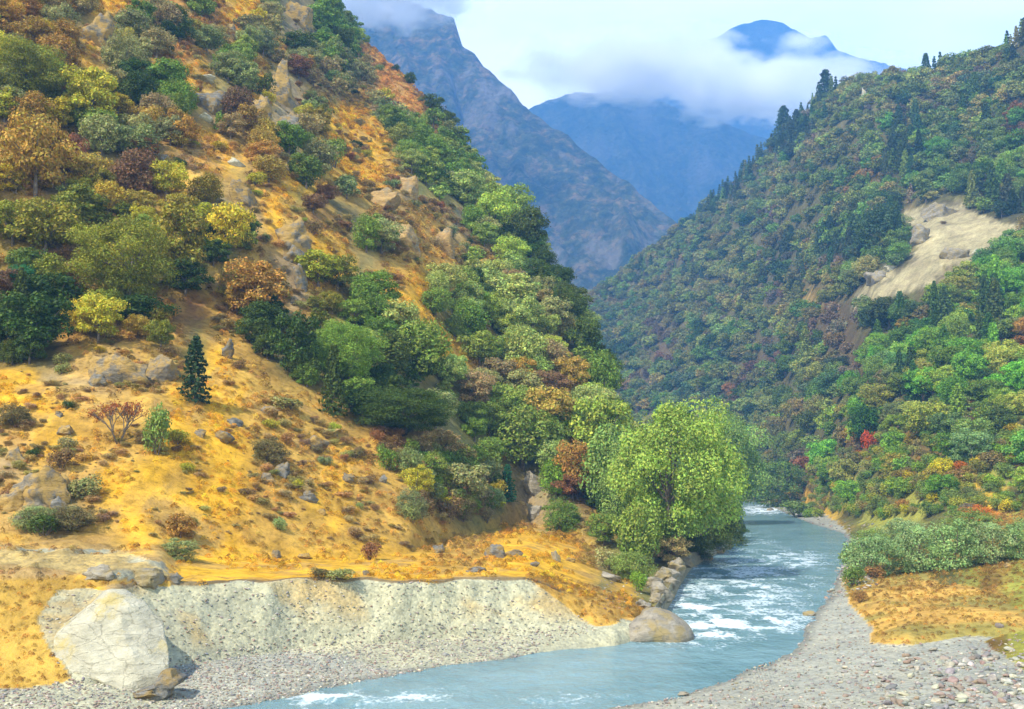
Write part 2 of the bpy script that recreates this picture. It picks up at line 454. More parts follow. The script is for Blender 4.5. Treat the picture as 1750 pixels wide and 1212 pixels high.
def water_material():
    m, nt, b, N, L = mat('glacial water')
    geo = N.new('ShaderNodeNewGeometry'); P = geo.outputs['Position']
    mpn = N.new('ShaderNodeMapping'); mpn.inputs['Scale'].default_value = (1, 0.55, 1); L.new(P, mpn.inputs[0])
    a = N.new('ShaderNodeAttribute'); a.attribute_name = 'foam'
    n1 = noise(N, L, 0.9, 6, mpn.outputs[0], 0.65)
    n2 = noise(N, L, 3.2, 5, mpn.outputs[0], 0.6)
    n3 = noise(N, L, 0.12, 3, P)
    base = ramp(N, L, n3.outputs[0], [(0.35, (.12,.23,.255)), (0.65, (.18,.31,.34))])
    mth = N.new('ShaderNodeMath'); mth.operation = 'MULTIPLY_ADD'; L.new(n2.outputs[0], mth.inputs[0]); mth.inputs[1].default_value = 0.9; L.new(a.outputs['Fac'], mth.inputs[2])
    k = ramp(N, L, mth.outputs[0], [(0.66, (0,0,0)), (1.30, (.9,.9,.9))])
    c = mixc(N, L, k.outputs[0], base.outputs[0], (.80,.86,.86))
    L.new(c, b.inputs['Base Color'])
    rr = ramp(N, L, k.outputs[0], [(0, (.12,)*3), (1, (.6,)*3)])
    L.new(rr.outputs[0], b.inputs['Roughness'])
    b.inputs['IOR'].default_value = 1.33
    nb = bump(N, L, n1.outputs[0], 0.7, 0.35)
    nb = bump(N, L, n2.outputs[0], 0.6, 0.10, nb)
    L.new(nb, b.inputs['Normal'])
    return m
def far_material(name, cols, rockc, scale):
    m, nt, b, N, L = mat(name)
    geo = N.new('ShaderNodeNewGeometry'); P = geo.outputs['Position']
    n = noise(N, L, 0.03 * scale, 9, P, 0.72)
    mpn = N.new('ShaderNodeMapping'); mpn.inputs['Scale'].default_value = (1, 1, 0.25); L.new(P, mpn.inputs[0])
    n2 = noise(N, L, 0.012 * scale, 6, mpn.outputs[0], 0.65)
    v = N.new('ShaderNodeTexVoronoi'); v.inputs['Scale'].default_value = 0.09; L.new(P, v.inputs['Vector'])
    hs = N.new('ShaderNodeSeparateColor'); L.new(v.outputs['Color'], hs.inputs[0])
    c = ramp(N, L, n.outputs[0], cols)
    kv = ramp(N, L, hs.outputs[0], [(0, (.6,.6,.6)), (1, (1.35,1.35,1.35))])
    cc = mixc(N, L, 0.9, c.outputs[0], kv.outputs[0], 'MULTIPLY')
    k = ramp(N, L, n2.outputs[0], [(0.52, (0,0,0)), (0.66, (1,1,1))])
    cc = mixc(N, L, k.outputs[0], cc, rockc)
    L.new(cc, b.inputs['Base Color']); b.inputs['Roughness'].default_value = 1; b.inputs['Specular IOR Level'].default_value = 0
    nb = bump(N, L, v.outputs['Distance'], 0.8, -8)
    nb = bump(N, L, n.outputs[0], 0.8, 25, nb)
    L.new(nb, b.inputs['Normal'])
    return m

M_GROUND, M_GRAVEL = ground_material(), gravel_material()
M_LEAF, M_BARK = leaf_material(), bark_material()
M_GRASS = leaf_material('dry grass blades', 0.8, 0.3, 0.55)
M_PALE = rock_material('pale boulder', (.33,.31,.22), (.60,.565,.42), (.50,.41,.17), 0.8, 0.57)
M_GREY = rock_material('grey rock', (.07,.07,.06), (.24,.23,.20), (.26,.18,.06), 1.5, 0.52)
M_LICHEN = rock_material('mossy rock', (.08,.07,.055), (.27,.23,.16), (.40,.26,.07), 1.1, 0.48)
M_SAND = rock_material('weathered riverside rock', (.17,.15,.11), (.37,.33,.25), (.32,.25,.11), 1.1, 0.54)
M_WATER = water_material()
def stone_material():
    m, nt, b, N, L = mat('stone')
    t = N.new('ShaderNodeAttribute'); t.attribute_type = 'INSTANCER'; t.attribute_name = 'tint'
    geo = N.new('ShaderNodeNewGeometry')
    n = noise(N, L, 4, 5, geo.outputs['Position'])
    k = ramp(N, L, n.outputs[0], [(0.3, (.6,.6,.6)), (0.7, (1.3,1.3,1.3))])
    L.new(mixc(N, L, 1.0, t.outputs['Color'], k.outputs[0], 'MULTIPLY'), b.inputs['Base Color'])
    b.inputs['Roughness'].default_value = 0.85
    L.new(bump(N, L, n.outputs[0], 0.5, 0.05), b.inputs['Normal'])
    return m
M_STONE = stone_material()

# ------------------------------------------------------------------ object helpers
def mesh(name, verts, faces, mats, smooth=False):
    me = bpy.data.meshes.new(name)
    verts = np.asarray(verts, dtype=np.float32)
    me.vertices.add(len(verts)); me.vertices.foreach_set('co', verts.ravel())
    lens = np.array([len(f) for f in faces], dtype=np.int32) if not isinstance(faces, np.ndarray) else np.full(len(faces), faces.shape[1], dtype=np.int32)
    flat = np.concatenate([np.asarray(f, dtype=np.int32) for f in faces]) if not isinstance(faces, np.ndarray) else faces.astype(np.int32).ravel()
    me.loops.add(int(lens.sum())); me.loops.foreach_set('vertex_index', flat)
    me.polygons.add(len(lens))
    st = np.zeros(len(lens), dtype=np.int32); st[1:] = np.cumsum(lens)[:-1]
    me.polygons.foreach_set('loop_start', st); me.polygons.foreach_set('loop_total', lens)
    for m in (mats if isinstance(mats, (list, tuple)) else [mats]): me.materials.append(m)
    if smooth: me.polygons.foreach_set('use_smooth', np.ones(len(lens), bool))
    me.update(calc_edges=True)
    return me
def link(name, data, parent=None, label=None, cat=None, group=None, kind=None):
    o = bpy.data.objects.new(name, data); COL.objects.link(o)
    if parent is not None: o.parent = parent
    if label: o['label'] = label
    if cat: o['category'] = cat
    if group: o['group'] = group
    if kind: o['kind'] = kind
    return o
def set_point_attr(me, name, arr):
    a = me.attributes.new(name, 'FLOAT_VECTOR' if arr.ndim == 2 else 'FLOAT', 'POINT')
    a.data.foreach_set('vector' if arr.ndim == 2 else 'value', arr.astype(np.float32).ravel())
def set_color(me, name, arr):
    a = me.color_attributes.new(name, 'FLOAT_COLOR', 'POINT')
    a.data.foreach_set('color', np.concatenate([arr, np.ones((len(arr), 1))], 1).astype(np.float32).ravel())

# ------------------------------------------------------------------ the terrain sheet, cut into its named pieces
NS = 620
sg = np.linspace(-0.70, 0.92, NS)
REF = [24, 64, 72, 72.6, 90, 150, 230]
yg = np.concatenate([np.geomspace(24, 64, 110)[:-1], np.linspace(64, 72, 52)[:-1], np.linspace(72, 72.6, 6)[:-1], np.linspace(72.6, 90, 60)[:-1], np.geomspace(90, 230, 150)[:-1], np.geomspace(230, 1250, 270)])
NY = len(yg)
YG = np.zeros((NY, NS))
for j_, s_ in enumerate(sg):
    k_ = [24] + [float(np.interp(s_, t_[0], t_[1])) for t_ in (L_TOE, L_TOP2, L_TOP, L_FOOT)]
    for q_ in range(1, 5): k_[q_] = max(k_[q_], k_[q_ - 1] + .4)
    k_ += [max(150, k_[-1] + 18), 230]
    w_ = float(sstep(float(ray(1243, 920)[0]), float(ray(1330, 900)[0]), s_))
    k_ = [a * (1 - w_) + b * w_ for a, b in zip(k_, REF)]
    YG[:, j_] = np.where(yg < 230, np.interp(yg, REF, k_), yg)
SG = np.tile(sg, (NY, 1))
XG = SG * YG
ZG, INF = height(XG, YG, True)
isL = (INF['zl'] >= INF['zr']) & (SG < 0.2)
cov = cover(XG, YG, ZG, isL)
def ground_albedo(X, Y, Z, left):
    u, v = proj(X, Y, Z)
    out = 0
    for k in range(8):
        a = 2.4 * k; q = (3 + 3.2 * k)
        ju = fbm(X / 6, Y / 6, 90 + 7 * k, 3) * 34 + q * math.cos(a)
        jv = fbm(X / 6, Y / 6, 95 + 7 * k, 3) * 34 + q * math.sin(a)
        cl = GL[np.clip(((v + jv) // 35).astype(int), 0, GL.shape[0] - 1), np.clip(((u + ju) // 35).astype(int), 0, 35)]
        cr = GR[np.clip(((v + jv) // 35).astype(int), 0, GR.shape[0] - 1), np.clip(((u + ju - 1050) // 35).astype(int), 0, 19)]
        cr = np.where(cr == 13, 9, cr)
        out = out + GROUND[np.where(left, cl, cr)]
    out = out / 8
    sc = (with_scar(np.zeros(X.shape, int), u, v, X, Y) == 13) & ~left
    return np.where(sc[..., None], GROUND[13] * (1 + .35 * ridged(X / 5, Y / 30, 67, 3)[..., None] - .25), out)
alb = ground_albedo(XG, YG, ZG, isL)
# patches of colour that drift across the cover borders
pn = fbm(XG / 3.0, YG / 3.0, 120, 4)[..., None]
pn2 = fbm(XG / 14, YG / 14, 130, 3)[..., None]
pf = fbm(XG / 1.1, YG / 1.3, 125, 3)[..., None]
alb = alb * (1 + 0.34 * pn + 0.24 * pn2 + .28 * pf)
tanm = sstep(0.05, 0.35, pn[..., 0] + 0.8 * pn2[..., 0])[..., None]
warm = np.isin(cov, [0, 1, 2])[..., None]
alb = np.where(warm, alb * (1 - 0.65 * tanm) + np.array((.36, .23, .085)) * 0.65 * tanm, alb)
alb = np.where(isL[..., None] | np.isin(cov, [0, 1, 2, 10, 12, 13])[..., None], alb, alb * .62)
# zones
UP, VP = proj(XG, YG, ZG)
dY_toe = YG - INF['Ys'][0]; dY_top = YG - INF['Ys'][1]
bankL = isL & (dY_top < -0.25) & (SG < float(ray(1125, 1060)[0]))
onL = isL & (INF['zl'] >= INF['zw'])
onR = (~isL) & (INF['zr'] >= INF['zw'])
shore = ~(onL | onR)
meadow = shore & (INF['md'] < 0.0)
gravel = (shore & ~meadow)
bank = onL & (dY_top < -0.2) & (SG < float(ray(1108, 1060)[0]))
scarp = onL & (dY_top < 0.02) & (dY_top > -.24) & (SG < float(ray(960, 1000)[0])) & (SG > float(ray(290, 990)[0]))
grav_alb = GRAVEL * (1 + 0.18 * pn + 0.10 * pn2)
edge = sstep(0.0, 1.4, -dY_top)[..., None]
# dry grass creeping over the cut bank
edgepatch = [(940,1010),(1000,1040),(1060,1062),(1100,1072),(1110,1060),(1000,1022),(905,988)]
NOSE = np.array([(900,985),(940,1020),(985,1050),(1020,1068),(1050,1064),(1062,1056),(1100,1056),(1118,1042),(1100,1030),(1000,1000),(930,980)], float)
inn = poly_dist(UP, VP, NOSE)
nose = (inn < 4 * pn[..., 0] * 3) & onL
LEFTGRASS = np.array([(-900,1180),(40,1178),(118,1160),(80,1110),(62,1060),(100,1015),(200,1002),(290,1000),(300,985),(-900,985)], float)
lg = (poly_dist(UP, VP, LEFTGRASS) < 10 * pn[..., 0]) & onL
SLAB = np.array([(-300,930),(60,935),(180,938),(280,958),(295,985),(250,1000),(170,992),(100,968),(-300,955)], float)
slab = (poly_dist(UP, VP, SLAB) < 12 * pn[..., 0]) & onL
patch = sstep(.02, .50, fbm(XG / 2.6, YG / 1.4, 150, 4)) * sstep(.4, 2, dY_toe) * bank * .8
bank_is_gravel = bank & ~nose & ~lg
col_bank = patch[..., None] * np.array((.42,.30,.12)) * (1 + .3 * pn) + (1 - patch[..., None]) * ( np.array((.34,.33,.23)) * (1 + 0.25 * pn + .2 * pn2))
A = alb.copy()
A = np.where(bank_is_gravel[..., None], col_bank, A)
A = np.where(nose[..., None], np.array((.46,.28,.06)) * (1 + .45 * pn + .2 * pn2), A)
A = np.where((lg & (dY_top < 2))[..., None], np.array((.46,.29,.06)) * (1 + .4 * pn + .2 * pn2), A)
slg = sstep(-.05, .25, pn[..., 0] + .6 * pn2[..., 0])[..., None]
A = np.where(slab[..., None], (np.array((.27,.265,.19)) * (1 - slg) + slg * np.array((.36,.26,.09))) * (1 + .45 * pf), A)
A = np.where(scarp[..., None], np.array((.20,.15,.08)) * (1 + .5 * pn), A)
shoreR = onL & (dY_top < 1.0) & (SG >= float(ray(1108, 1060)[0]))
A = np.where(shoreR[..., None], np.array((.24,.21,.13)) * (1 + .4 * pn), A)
A = np.where(gravel[..., None], grav_alb, A)
A = np.where(meadow[..., None], np.array((.56,.34,.08)) * (1 + .35 * pn + .5 * pn2), A)
mg = (meadow * sstep(0.1, -0.3, pn2[..., 0] + .4 * pn[..., 0]))[..., None]
A = A * (1 - mg) + mg * np.array((.36,.30,.08)) * (1 + .35 * pn)
wet = sstep(1.2, 0.1, INF['d'])[..., None] * gravel[..., None]
A = A * (1 - 0.45 * wet)
# far shore strip on the right is pale sand then orange grass
A = np.clip(A, 0.01, 0.9)
kind_map = np.where(gravel | bank_is_gravel | slab, 0, np.where(onL, 1, np.where(meadow, 2, 3)))
kind_map = np.where(gravel & (SG > 0.13) & (YG < 260), 4, kind_map)
kind_map = np.where((INF['d'] < -0.3), 5, kind_map)
idx = np.arange(NS * NY).reshape(NY, NS)
quads = np.stack([idx[:-1, :-1], idx[:-1, 1:], idx[1:, 1:], idx[1:, :-1]], -1).reshape(-1, 4)
fk = kind_map[:-1, :-1].ravel()
V = np.stack([XG, YG, ZG], -1).reshape(-1, 3)
AV = A.reshape(-1, 3)
def piece(name, k, material):
    q = quads[fk == k]
    used = np.unique(q)
    rem = np.full(len(V), -1); rem[used] = np.arange(len(used))
    me = mesh(name, V[used], rem[q], material, True)
    set_color(me, 'albedo', AV[used])
    return link(name, me, kind='structure')
gravel_bank = piece('gravel_bank', 0, M_GRAVEL)
piece('grassy_hillside', 1, M_GROUND)
piece('meadow_ground', 2, M_GROUND)
piece('forested_mountainside', 3, M_GROUND)
gravel_bar = piece('gravel_bar', 4, M_GRAVEL)
piece('river_bed', 5, M_GRAVEL)

# ground that carries on beyond the modelled valley
def flat_sheet():
    n = 60
    xs = np.linspace(-2750, 2750, n); ys = np.linspace(-280, 4250, n)
    X, Y = np.meshgrid(xs, ys)
    Z = np.full(X.shape, -2.2)
    i = np.arange(n * n).reshape(n, n)
    q = np.stack([i[:-1, :-1], i[:-1, 1:], i[1:, 1:], i[1:, :-1]], -1).reshape(-1, 4)
    me = mesh('valley_floor', np.stack([X, Y, Z], -1).reshape(-1, 3), q, M_GROUND)
    set_color(me, 'albedo', np.tile(np.array((.13, .14, .05)), (n * n, 1)))
    link('valley_floor', me, kind='structure')
flat_sheet()

# ------------------------------------------------------------------ the river
def river():
    xs = np.linspace(-0.60, 0.40, 420); ys = np.geomspace(26, 640, 560)
    SX, Y = np.meshgrid(xs, ys); X = SX * Y
    d = poly_dist(X, Y, WATER)
    keep = d < 2.5
    u, v = proj(X, Y, np.zeros_like(X))
    rap = np.zeros_like(X)
    for cu, cv, ru, rv, a in [(1290,1000,150,75,.40),(1220,1070,70,26,.75),(1190,1035,60,16,.6),(1290,1060,110,30,.5),(1300,872,50,9,.75),(1170,1010,40,14,.45),
                              (560,1195,90,16,.55),(700,1190,70,14,.35),(1350,960,80,25,.45),(1290,925,90,22,.25),(1200,1100,100,14,.3),(1000,1195,120,14,.2),(1130,1052,30,10,.5)]:
        rap = np.maximum(rap, a * np.exp(-(((u - cu) / ru) ** 2 + ((v - cv) / rv) ** 2)))
    st = ridged(X / 2.4, Y / 3.6, 200, 4)
    st2 = ridged(X / 1.1, Y / 1.5, 240, 3)
    foam = rap * sstep(0.40, 0.85, .6 * st + .4 * st2) * 1.15 + 0.05 + .10 * fbm(X / 9, Y / 16, 230, 3)
    z = 0.05 * fbm(X / 1.6, Y / 1.2, 210, 3) + 0.30 * rap * (fbm(X / 1.5, Y / 1.7, 220, 3)) + 0.1 * rap * st
    i = np.arange(X.size).reshape(X.shape)
    q = np.stack([i[:-1, :-1], i[:-1, 1:], i[1:, 1:], i[1:, :-1]], -1)
    kq = keep[:-1, :-1] & keep[1:, 1:] & keep[:-1, 1:] & keep[1:, :-1]
    q = q[kq]
    Vv = np.stack([X, Y, z], -1).reshape(-1, 3)
    used = np.unique(q); rem = np.full(len(Vv), -1); rem[used] = np.arange(len(used))
    me = mesh('river', Vv[used], rem[q], M_WATER, True)
    set_point_attr(me, 'foam', foam.ravel()[used])
    link('river', me, kind='structure')
river()

# ------------------------------------------------------------------ far mountains
def far_mountain(name, pts, foot_y, foot_z, material, amp, wl, seed, ns=340, ny=220):
    T = track(pts)
    s = np.linspace(T[0][0], T[0][-1], ns)
    yr = np.interp(s, T[0], T[1]); zr = np.interp(s, T[0], T[2])
    t = np.linspace(0, 1.5, ny)[:, None]
    Y = foot_y + (yr - foot_y)[None, :] * t
    X = s[None, :] * Y
    up = foot_z + (zr - foot_z)[None, :] * np.minimum(t, 1) ** 1.15
    Z = up - np.maximum(t - 1, 0) * (yr - foot_y)[None, :] * 0.9
    fade = sstep(0, .15, t) * (1 - 0.85 * sstep(.78, 1, t))
    gx = X + .35 * Y
    Z = Z + fade * amp * ((ridged(gx / wl + .5 * fbm(X / wl, Y / wl, seed + 4, 2), Y / (wl * 3.2), seed, 5) - 0.6) * 1.6 + .8 * (ridged(gx / (wl * .33), Y / (wl * .9), seed + 2, 4) - .6)) + (amp * .10) * fbm(X / (wl * .12), Y / (wl * .12), seed + 9, 3)
    i = np.arange(X.size).reshape(X.shape)
    q = np.stack([i[:-1, :-1], i[:-1, 1:], i[1:, 1:], i[1:, :-1]], -1).reshape(-1, 4)
    me = mesh(name, np.stack([X, Y, Z], -1).reshape(-1, 3), q, material, False)
    link(name, me, kind='structure')
    return T
M_FAR1 = far_material('distant forest and cliffs', [(0.36, (.020,.035,.012)), (0.50, (.075,.080,.030)), (0.62, (.22,.15,.07))], (.22,.19,.15), 1.0)
M_FAR2 = far_material('remote forest', [(0.40, (.02,.035,.015)), (0.62, (.07,.075,.04))], (.10,.10,.08), 0.7)
far_mountain('misty_mountain', [(-400,-350,2527),(300,-150,2434),(560,-30,2340),(650,-8,2293),(720,5,2246),(775,30,2200),(790,75,2171),(850,135,2106),(905,190,2059),(950,220,2012),(1000,258,1966),(1050,295,1919),(1100,332,1872),(1140,368,1825),(1180,405,1778),(1320,520,1685)], 1300, 5, M_FAR1, 85, 210, 300)
far_mountain('remote_mountain', [(700,260,3463),(850,215,3416),(910,186,3370),(960,166,3323),(1050,158,3276),(1130,172,3276),(1180,192,3229),(1230,210,3182),(1290,230,3182),(1500,300,3089)], 2450, 10, M_FAR2, 95, 300, 330)
far_mountain('cloudy_peak', [(1050,150,4072),(1150,118,4072),(1200,78,4025),(1245,52,4025),(1265,42,4025),(1310,34,4025),(1338,37,4025),(1352,48,4025),(1385,64,4025),(1412,60,4025),(1432,86,4025),(1470,98,4025),(1620,140,4025)], 3500, 300, M_FAR2, 60, 210, 360)

# ------------------------------------------------------------------ foliage prototypes
def tube(V, Fc, p0, p1, r0, r1, n=6):
    p0, p1 = Vector(p0), Vector(p1)
    d = (p1 - p0)
    if d.length < 1e-6: return
    q = d.to_track_quat('Z', 'Y')
    b = len(V)
    for p, r in ((p0, r0), (p1, r1)):
        for k in range(n):
            a = 2 * math.pi * k / n
            V.append(p + q @ Vector((r * math.cos(a), r * math.sin(a), 0)))
    for k in range(n):
        Fc.append((b + k, b + (k + 1) % n, b + n + (k + 1) % n, b + n + k))
def bent(V, Fc, p0, p1, r0, r1, rs, seg=4, wob=0.06, n=6):
    p0, p1 = Vector(p0), Vector(p1)
    L_ = (p1 - p0).length
    last, lr = p0, r0
    for k in range(1, seg + 1):
        t = k / seg
        p = p0.lerp(p1, t) + Vector((rs.uniform(-1, 1), rs.uniform(-1, 1), 0.3 * rs.uniform(-1, 1))) * wob * L_ * (1 - t)
        r = r0 + (r1 - r0) * t
        tube(V, Fc, last, p, lr, r, n)
        last, lr = p, r
def quadcloud(P, Nrm, size, rs, aspect=1.0):
    """irregular leaf-clump quads at P, facing roughly Nrm"""
    n = len(P)
    rnd = rs.normal(size=(n, 3))
    Nn = Nrm + 0.55 * rnd; Nn /= np.linalg.norm(Nn, axis=1)[:, None] + 1e-9
    up = rs.normal(size=(n, 3))
    T1 = np.cross(Nn, up); T1 /= np.linalg.norm(T1, axis=1)[:, None] + 1e-9
    T2 = np.cross(Nn, T1)
    sz = (size * rs.uniform(0.55, 1.35, n))[:, None]
    c = []
    for a, b in ((-1, -.6), (.7, -1), (1, .6), (-.6, 1)):
        c.append(P + sz * (T1 * (a * rs.uniform(.6, 1.1, n))[:, None] + T2 * (b * aspect * rs.uniform(.6, 1.1, n))[:, None]))
    Vv = np.stack(c, 1).reshape(-1, 3)
    q = np.arange(4 * n).reshape(n, 4)
    return Vv, q
def leaf_color(n, rs, lo=.65, hi=1.4, hue=.18):
    k = rs.uniform(lo, hi, n)[:, None] * (1 + hue * rs.uniform(-1, 1, (n, 3)) * np.array((1.2, .5, .8)))
    return np.repeat(k, 4, 0)
def crown_mesh(name, seed, n, lobes=11, flat=0.85, leaf=0.045, base=0.22, wide=1.0, lr=(.17, .27), core=.27):
    """a broad crown in a 1 x 1 x 1 box standing on z = 0"""
    rs = np.random.RandomState(seed)
    P, Nn, K = [], [], []
    cz = (1 + base) / 2; rz = (1 - base) / 2
    cs = []
    for k in range(lobes):
        a = 2.399963 * k + rs.uniform(-.4, .4)
        h = (k + .5) / lobes
        zz = 1 - 2 * h
        rr = math.sqrt(max(0, 1 - zz * zz))
        q = rs.uniform(.50, .80)
        cs.append((np.array((.5 * q * rr * math.cos(a), .5 * q * rr * math.sin(a), cz + rz * q * zz * 0.95)), rs.uniform(*lr)))
    cs.append((np.array((0, 0, cz)), core))
    per = n // len(cs)
    for c, r in cs:
        d = rs.normal(size=(per, 3)); d /= np.linalg.norm(d, axis=1)[:, None]
        d[:, 2] = np.where(d[:, 2] < -0.3, -d[:, 2] * rs.uniform(-.6, 1, per), d[:, 2])
        nz = np.array([1, 1, flat])
        rad = r * (1 - np.abs(rs.normal(0, .16, per))) * (1 + .22 * np.sin(5 * d[:, 0] + seed) * np.cos(4 * d[:, 1] + 2 * seed + k))
        p = c + d * rad[:, None] * nz
        P.append(p); Nn.append(d * .8 + np.array((0, 0, .45)))
        K.append(np.full(per, rs.uniform(.8, 1.2)))
    P = np.concatenate(P); Nn = np.concatenate(Nn); K = np.concatenate(K)
    # stragglers beyond the outline
    P += rs.normal(0, .012, P.shape)
    m = P[:, 2] > -.02
    P, Nn, K = P[m], Nn[m], K[m]
    P[:, :2] *= wide
    Vv, q = quadcloud(P, Nn, leaf, rs, .7)
    me = mesh(name, Vv, q, M_LEAF)
    set_color(me, 'leaf', leaf_color(len(q), rs) * np.repeat(K, 4)[:, None])
    return me, cs
def trunk_mesh(name, seed, cs, r=.028, limbs=6, lean=0.0):
    rs = random.Random(seed)
    Vv, Fc = [], []
    fork = Vector((lean * .4 + rs.uniform(-.03, .03), rs.uniform(-.03, .03), .34))
    bent(Vv, Fc, (0, 0, -.08), fork, r * 1.25, r * .85, rs, 3, .05, 7)
    for k in range(min(limbs, len(cs))):
        c = cs[(k * 2 + 1) % len(cs)][0]
        bent(Vv, Fc, fork, Vector(c), r * .6, r * .18, rs, 3, .08, 5)
    return mesh(name, Vv, Fc, M_BARK, True)
def conifer_mesh(name, seed, n=1500, tiers=15, power=.85):
    rs = np.random.RandomState(seed)
    P, Nn = [], []
    per = n // (tiers * 7)
    for k in range(tiers):
        z = .07 + .93 * (k / tiers) ** .95
        R_ = .50 * (1 - z) ** power * rs.uniform(.82, 1.12) + .015
        nb = 7
        for j in range(nb):
            a = 2 * math.pi * (j + rs.uniform(-.3, .3)) / nb + k * 1.1
            Rb = R_ * rs.uniform(.7, 1.12)
            t = np.sqrt(rs.uniform(.02, 1, per))
            side = rs.uniform(-.35, .35, per) * (1.1 - t)
            x = Rb * (t * math.cos(a) - side * math.sin(a)); y = Rb * (t * math.sin(a) + side * math.cos(a))
            zz = z - .07 * t * (R_ / .5 + .25) + .03 * t * t + rs.normal(0, .006, per)
            P.append(np.stack([x, y, zz], 1)); Nn.append(np.tile(np.array((.4 * math.cos(a), .4 * math.sin(a), .9)), (per, 1)))
    P = np.concatenate(P); Nn = np.concatenate(Nn)
    Vv, q = quadcloud(P, Nn, .032 if n > 1000 else .055, rs, .8)
    me = mesh(name, Vv, q, M_LEAF)
    set_color(me, 'leaf', leaf_color(len(q), rs, .6, 1.35, .1))
    tv, tf = [], []
    tube(tv, tf, (0, 0, -.06), (0, 0, .55), .022, .012, 7); tube(tv, tf, (0, 0, .55), (0, 0, .99), .012, .002, 7)
    return me, mesh(name + '_stem', tv, tf, M_BARK, True)
def shrub_mesh(name, seed, n=420, leaf=.06, stems=True, spread=1.0):
    """a low dome of leaves with stems, one mesh, 1 x 1 x 1"""
    rs = np.random.RandomState(seed); rr = random.Random(seed)
    P, Nn = [], []
    L_ = 6
    for k in range(L_):
        a = 2.4 * k; q = .26 if k else 0
        c = np.array((q * math.cos(a), q * math.sin(a), .42 + .16 * rs.uniform(-1, 1)))
        per = n // L_; sz_ = rs.uniform(.7, 1.1)
        d = rs.normal(size=(per, 3)); d /= np.linalg.norm(d, axis=1)[:, None]
        d[:, 2] = np.abs(d[:, 2]) * np.where(rs.rand(per) < .75, 1, -1)
        p = c + d * np.array((.27, .27, .36)) * sz_ * (1 + .2 * np.sin(7 * d[:, :1] + k) * np.cos(6 * d[:, 1:2] + 2 * k)) * (1 - np.abs(rs.normal(0, .2, per)))[:, None]
        p[:, 2] = np.maximum(p[:, 2], .02)
        P.append(p); Nn.append(d * .7 + np.array((0, 0, .5)))
    P = np.concatenate(P); Nn = np.concatenate(Nn)
    Vv, q = quadcloud(P, Nn, leaf, rs, .7)
    me = mesh(name, Vv, q, M_LEAF)
    set_color(me, 'leaf', leaf_color(len(q), rs))
    sv, sf = [], []
    for k in range(7):
        a = 2 * math.pi * k / 7
        bent(sv, sf, (0.03 * math.cos(a), .03 * math.sin(a), -.08), (.3 * math.cos(a), .3 * math.sin(a), rr.uniform(.35, .7)), .018, .006, rr, 3, .1, 4)
    return me, mesh(name + '_stems', sv, sf, M_BARK)
def twig_mesh(seed):
    """bare branching shrub with fine reddish twigs: limbs and twig spray"""
    rr = random.Random(seed); rs = np.random.RandomState(seed)
    Vv, Fc, tips = [], [], []
    def grow(p, d, l, r, lev):
        e = p + d * l
        bent(Vv, Fc, p, e, r, r * .6, rr, 2, .08, 4)
        if lev == 0:
            tips.append(e); return
        for k in range(3 if lev > 1 else 4):
            nd = (d + Vector((rr.uniform(-.6, .6), rr.uniform(-.6, .6), rr.uniform(-.1, .35)))).normalized()
            grow(e, nd, l * rr.uniform(.6, .85), r * .6, lev - 1)
    for k in range(4):
        a = k * 1.6
        grow(Vector((0, 0, -.05)), Vector((.55 * math.cos(a), .55 * math.sin(a), 1)).normalized(), .30, .022, 3)
    T = np.array([tuple(t) for t in tips])
    Pn = np.repeat(T, 9, 0) + rs.normal(0, .035, (len(T) * 9, 3))
    v2, q2 = quadcloud(Pn, rs.normal(size=Pn.shape) + np.array((0, 0, .5)), .022, rs, .4)
    me = mesh('twig_spray', v2, q2, M_LEAF); set_color(me, 'leaf', leaf_color(len(q2), rs))
    return me, mesh('bare_limbs', Vv, Fc, M_BARK)
def tussock_mesh(seed, n=90):
    rs = np.random.RandomState(seed)
    a = rs.uniform(0, 2 * math.pi, n); r = np.sqrt(rs.rand(n)) * .5
    P = np.stack([r * np.cos(a), r * np.sin(a), .42 * (1 - (r / .5) ** 2) + rs.uniform(-.04, .06, n)], 1)
    Nn = np.stack([np.cos(a) * r * 1.2, np.sin(a) * r * 1.2, np.full(n, .9)], 1)
    Vv, q = quadcloud(P, Nn, .085, rs, .45)
    me = mesh('tussock', Vv, q, M_GRASS)
    set_color(me, 'leaf', leaf_color(n, rs, .75, 1.25, .08))
    return me

CROWNS = []
for i, (n, lb, fl, lf, bs, wd) in enumerate([(6000, 16, .85, .0225, .02, 1.0), (6000, 13, .7, .0225, .06, 1.05), (6000, 20, .95, .0215, .0, .95), (6000, 12, .8, .0225, .08, 1.0), (6000, 18, .72, .0225, .03, 1.08)]):
    me, cs = crown_mesh('crown_form', 100 + i, n, lb, fl, lf, bs, wd, (.12, .25), .24)
    CROWNS.append((me, trunk_mesh('trunk_form', 50 + i, cs)))
BIG = []
for i, (n, lb, lf) in enumerate([(56000, 48, .0072), (44000, 36, .008), (44000, 42, .008)]):
    me, cs = crown_mesh('large_crown_form', 140 + i, n, lb, .78, lf, -.04, 1.02, (.075, .19), .25)
    BIG.append((me, trunk_mesh('large_trunk_form', 60 + i, cs, .022, 9, .2)))
CONES = [conifer_mesh('conifer_form', 200 + i, 3800, 17, p) for i, p in enumerate((.62, .8, .55))]
BIGSHRUBS = [(crown_mesh('large_shrub_form', 270 + i, 11000, 24, .8, .015, -.25, 1.0, (.10, .24), .26)[0], shrub_mesh('shrub_frame', 280 + i, 60, .05)[1]) for i in range(3)]
SHRUBS = [shrub_mesh('shrub_form', 220 + i, 1800, .034) for i in range(4)]
FARC = [crown_mesh('far_crown_form', 240 + i, 1300, 9 + i, .8, .042, .02, 1.0, (.12, .27), .24)[0] for i in range(4)]
FARK = [conifer_mesh('far_conifer_form', 250 + i, 520, 9, p)[0] for i, p in enumerate((.8, 1.05))]
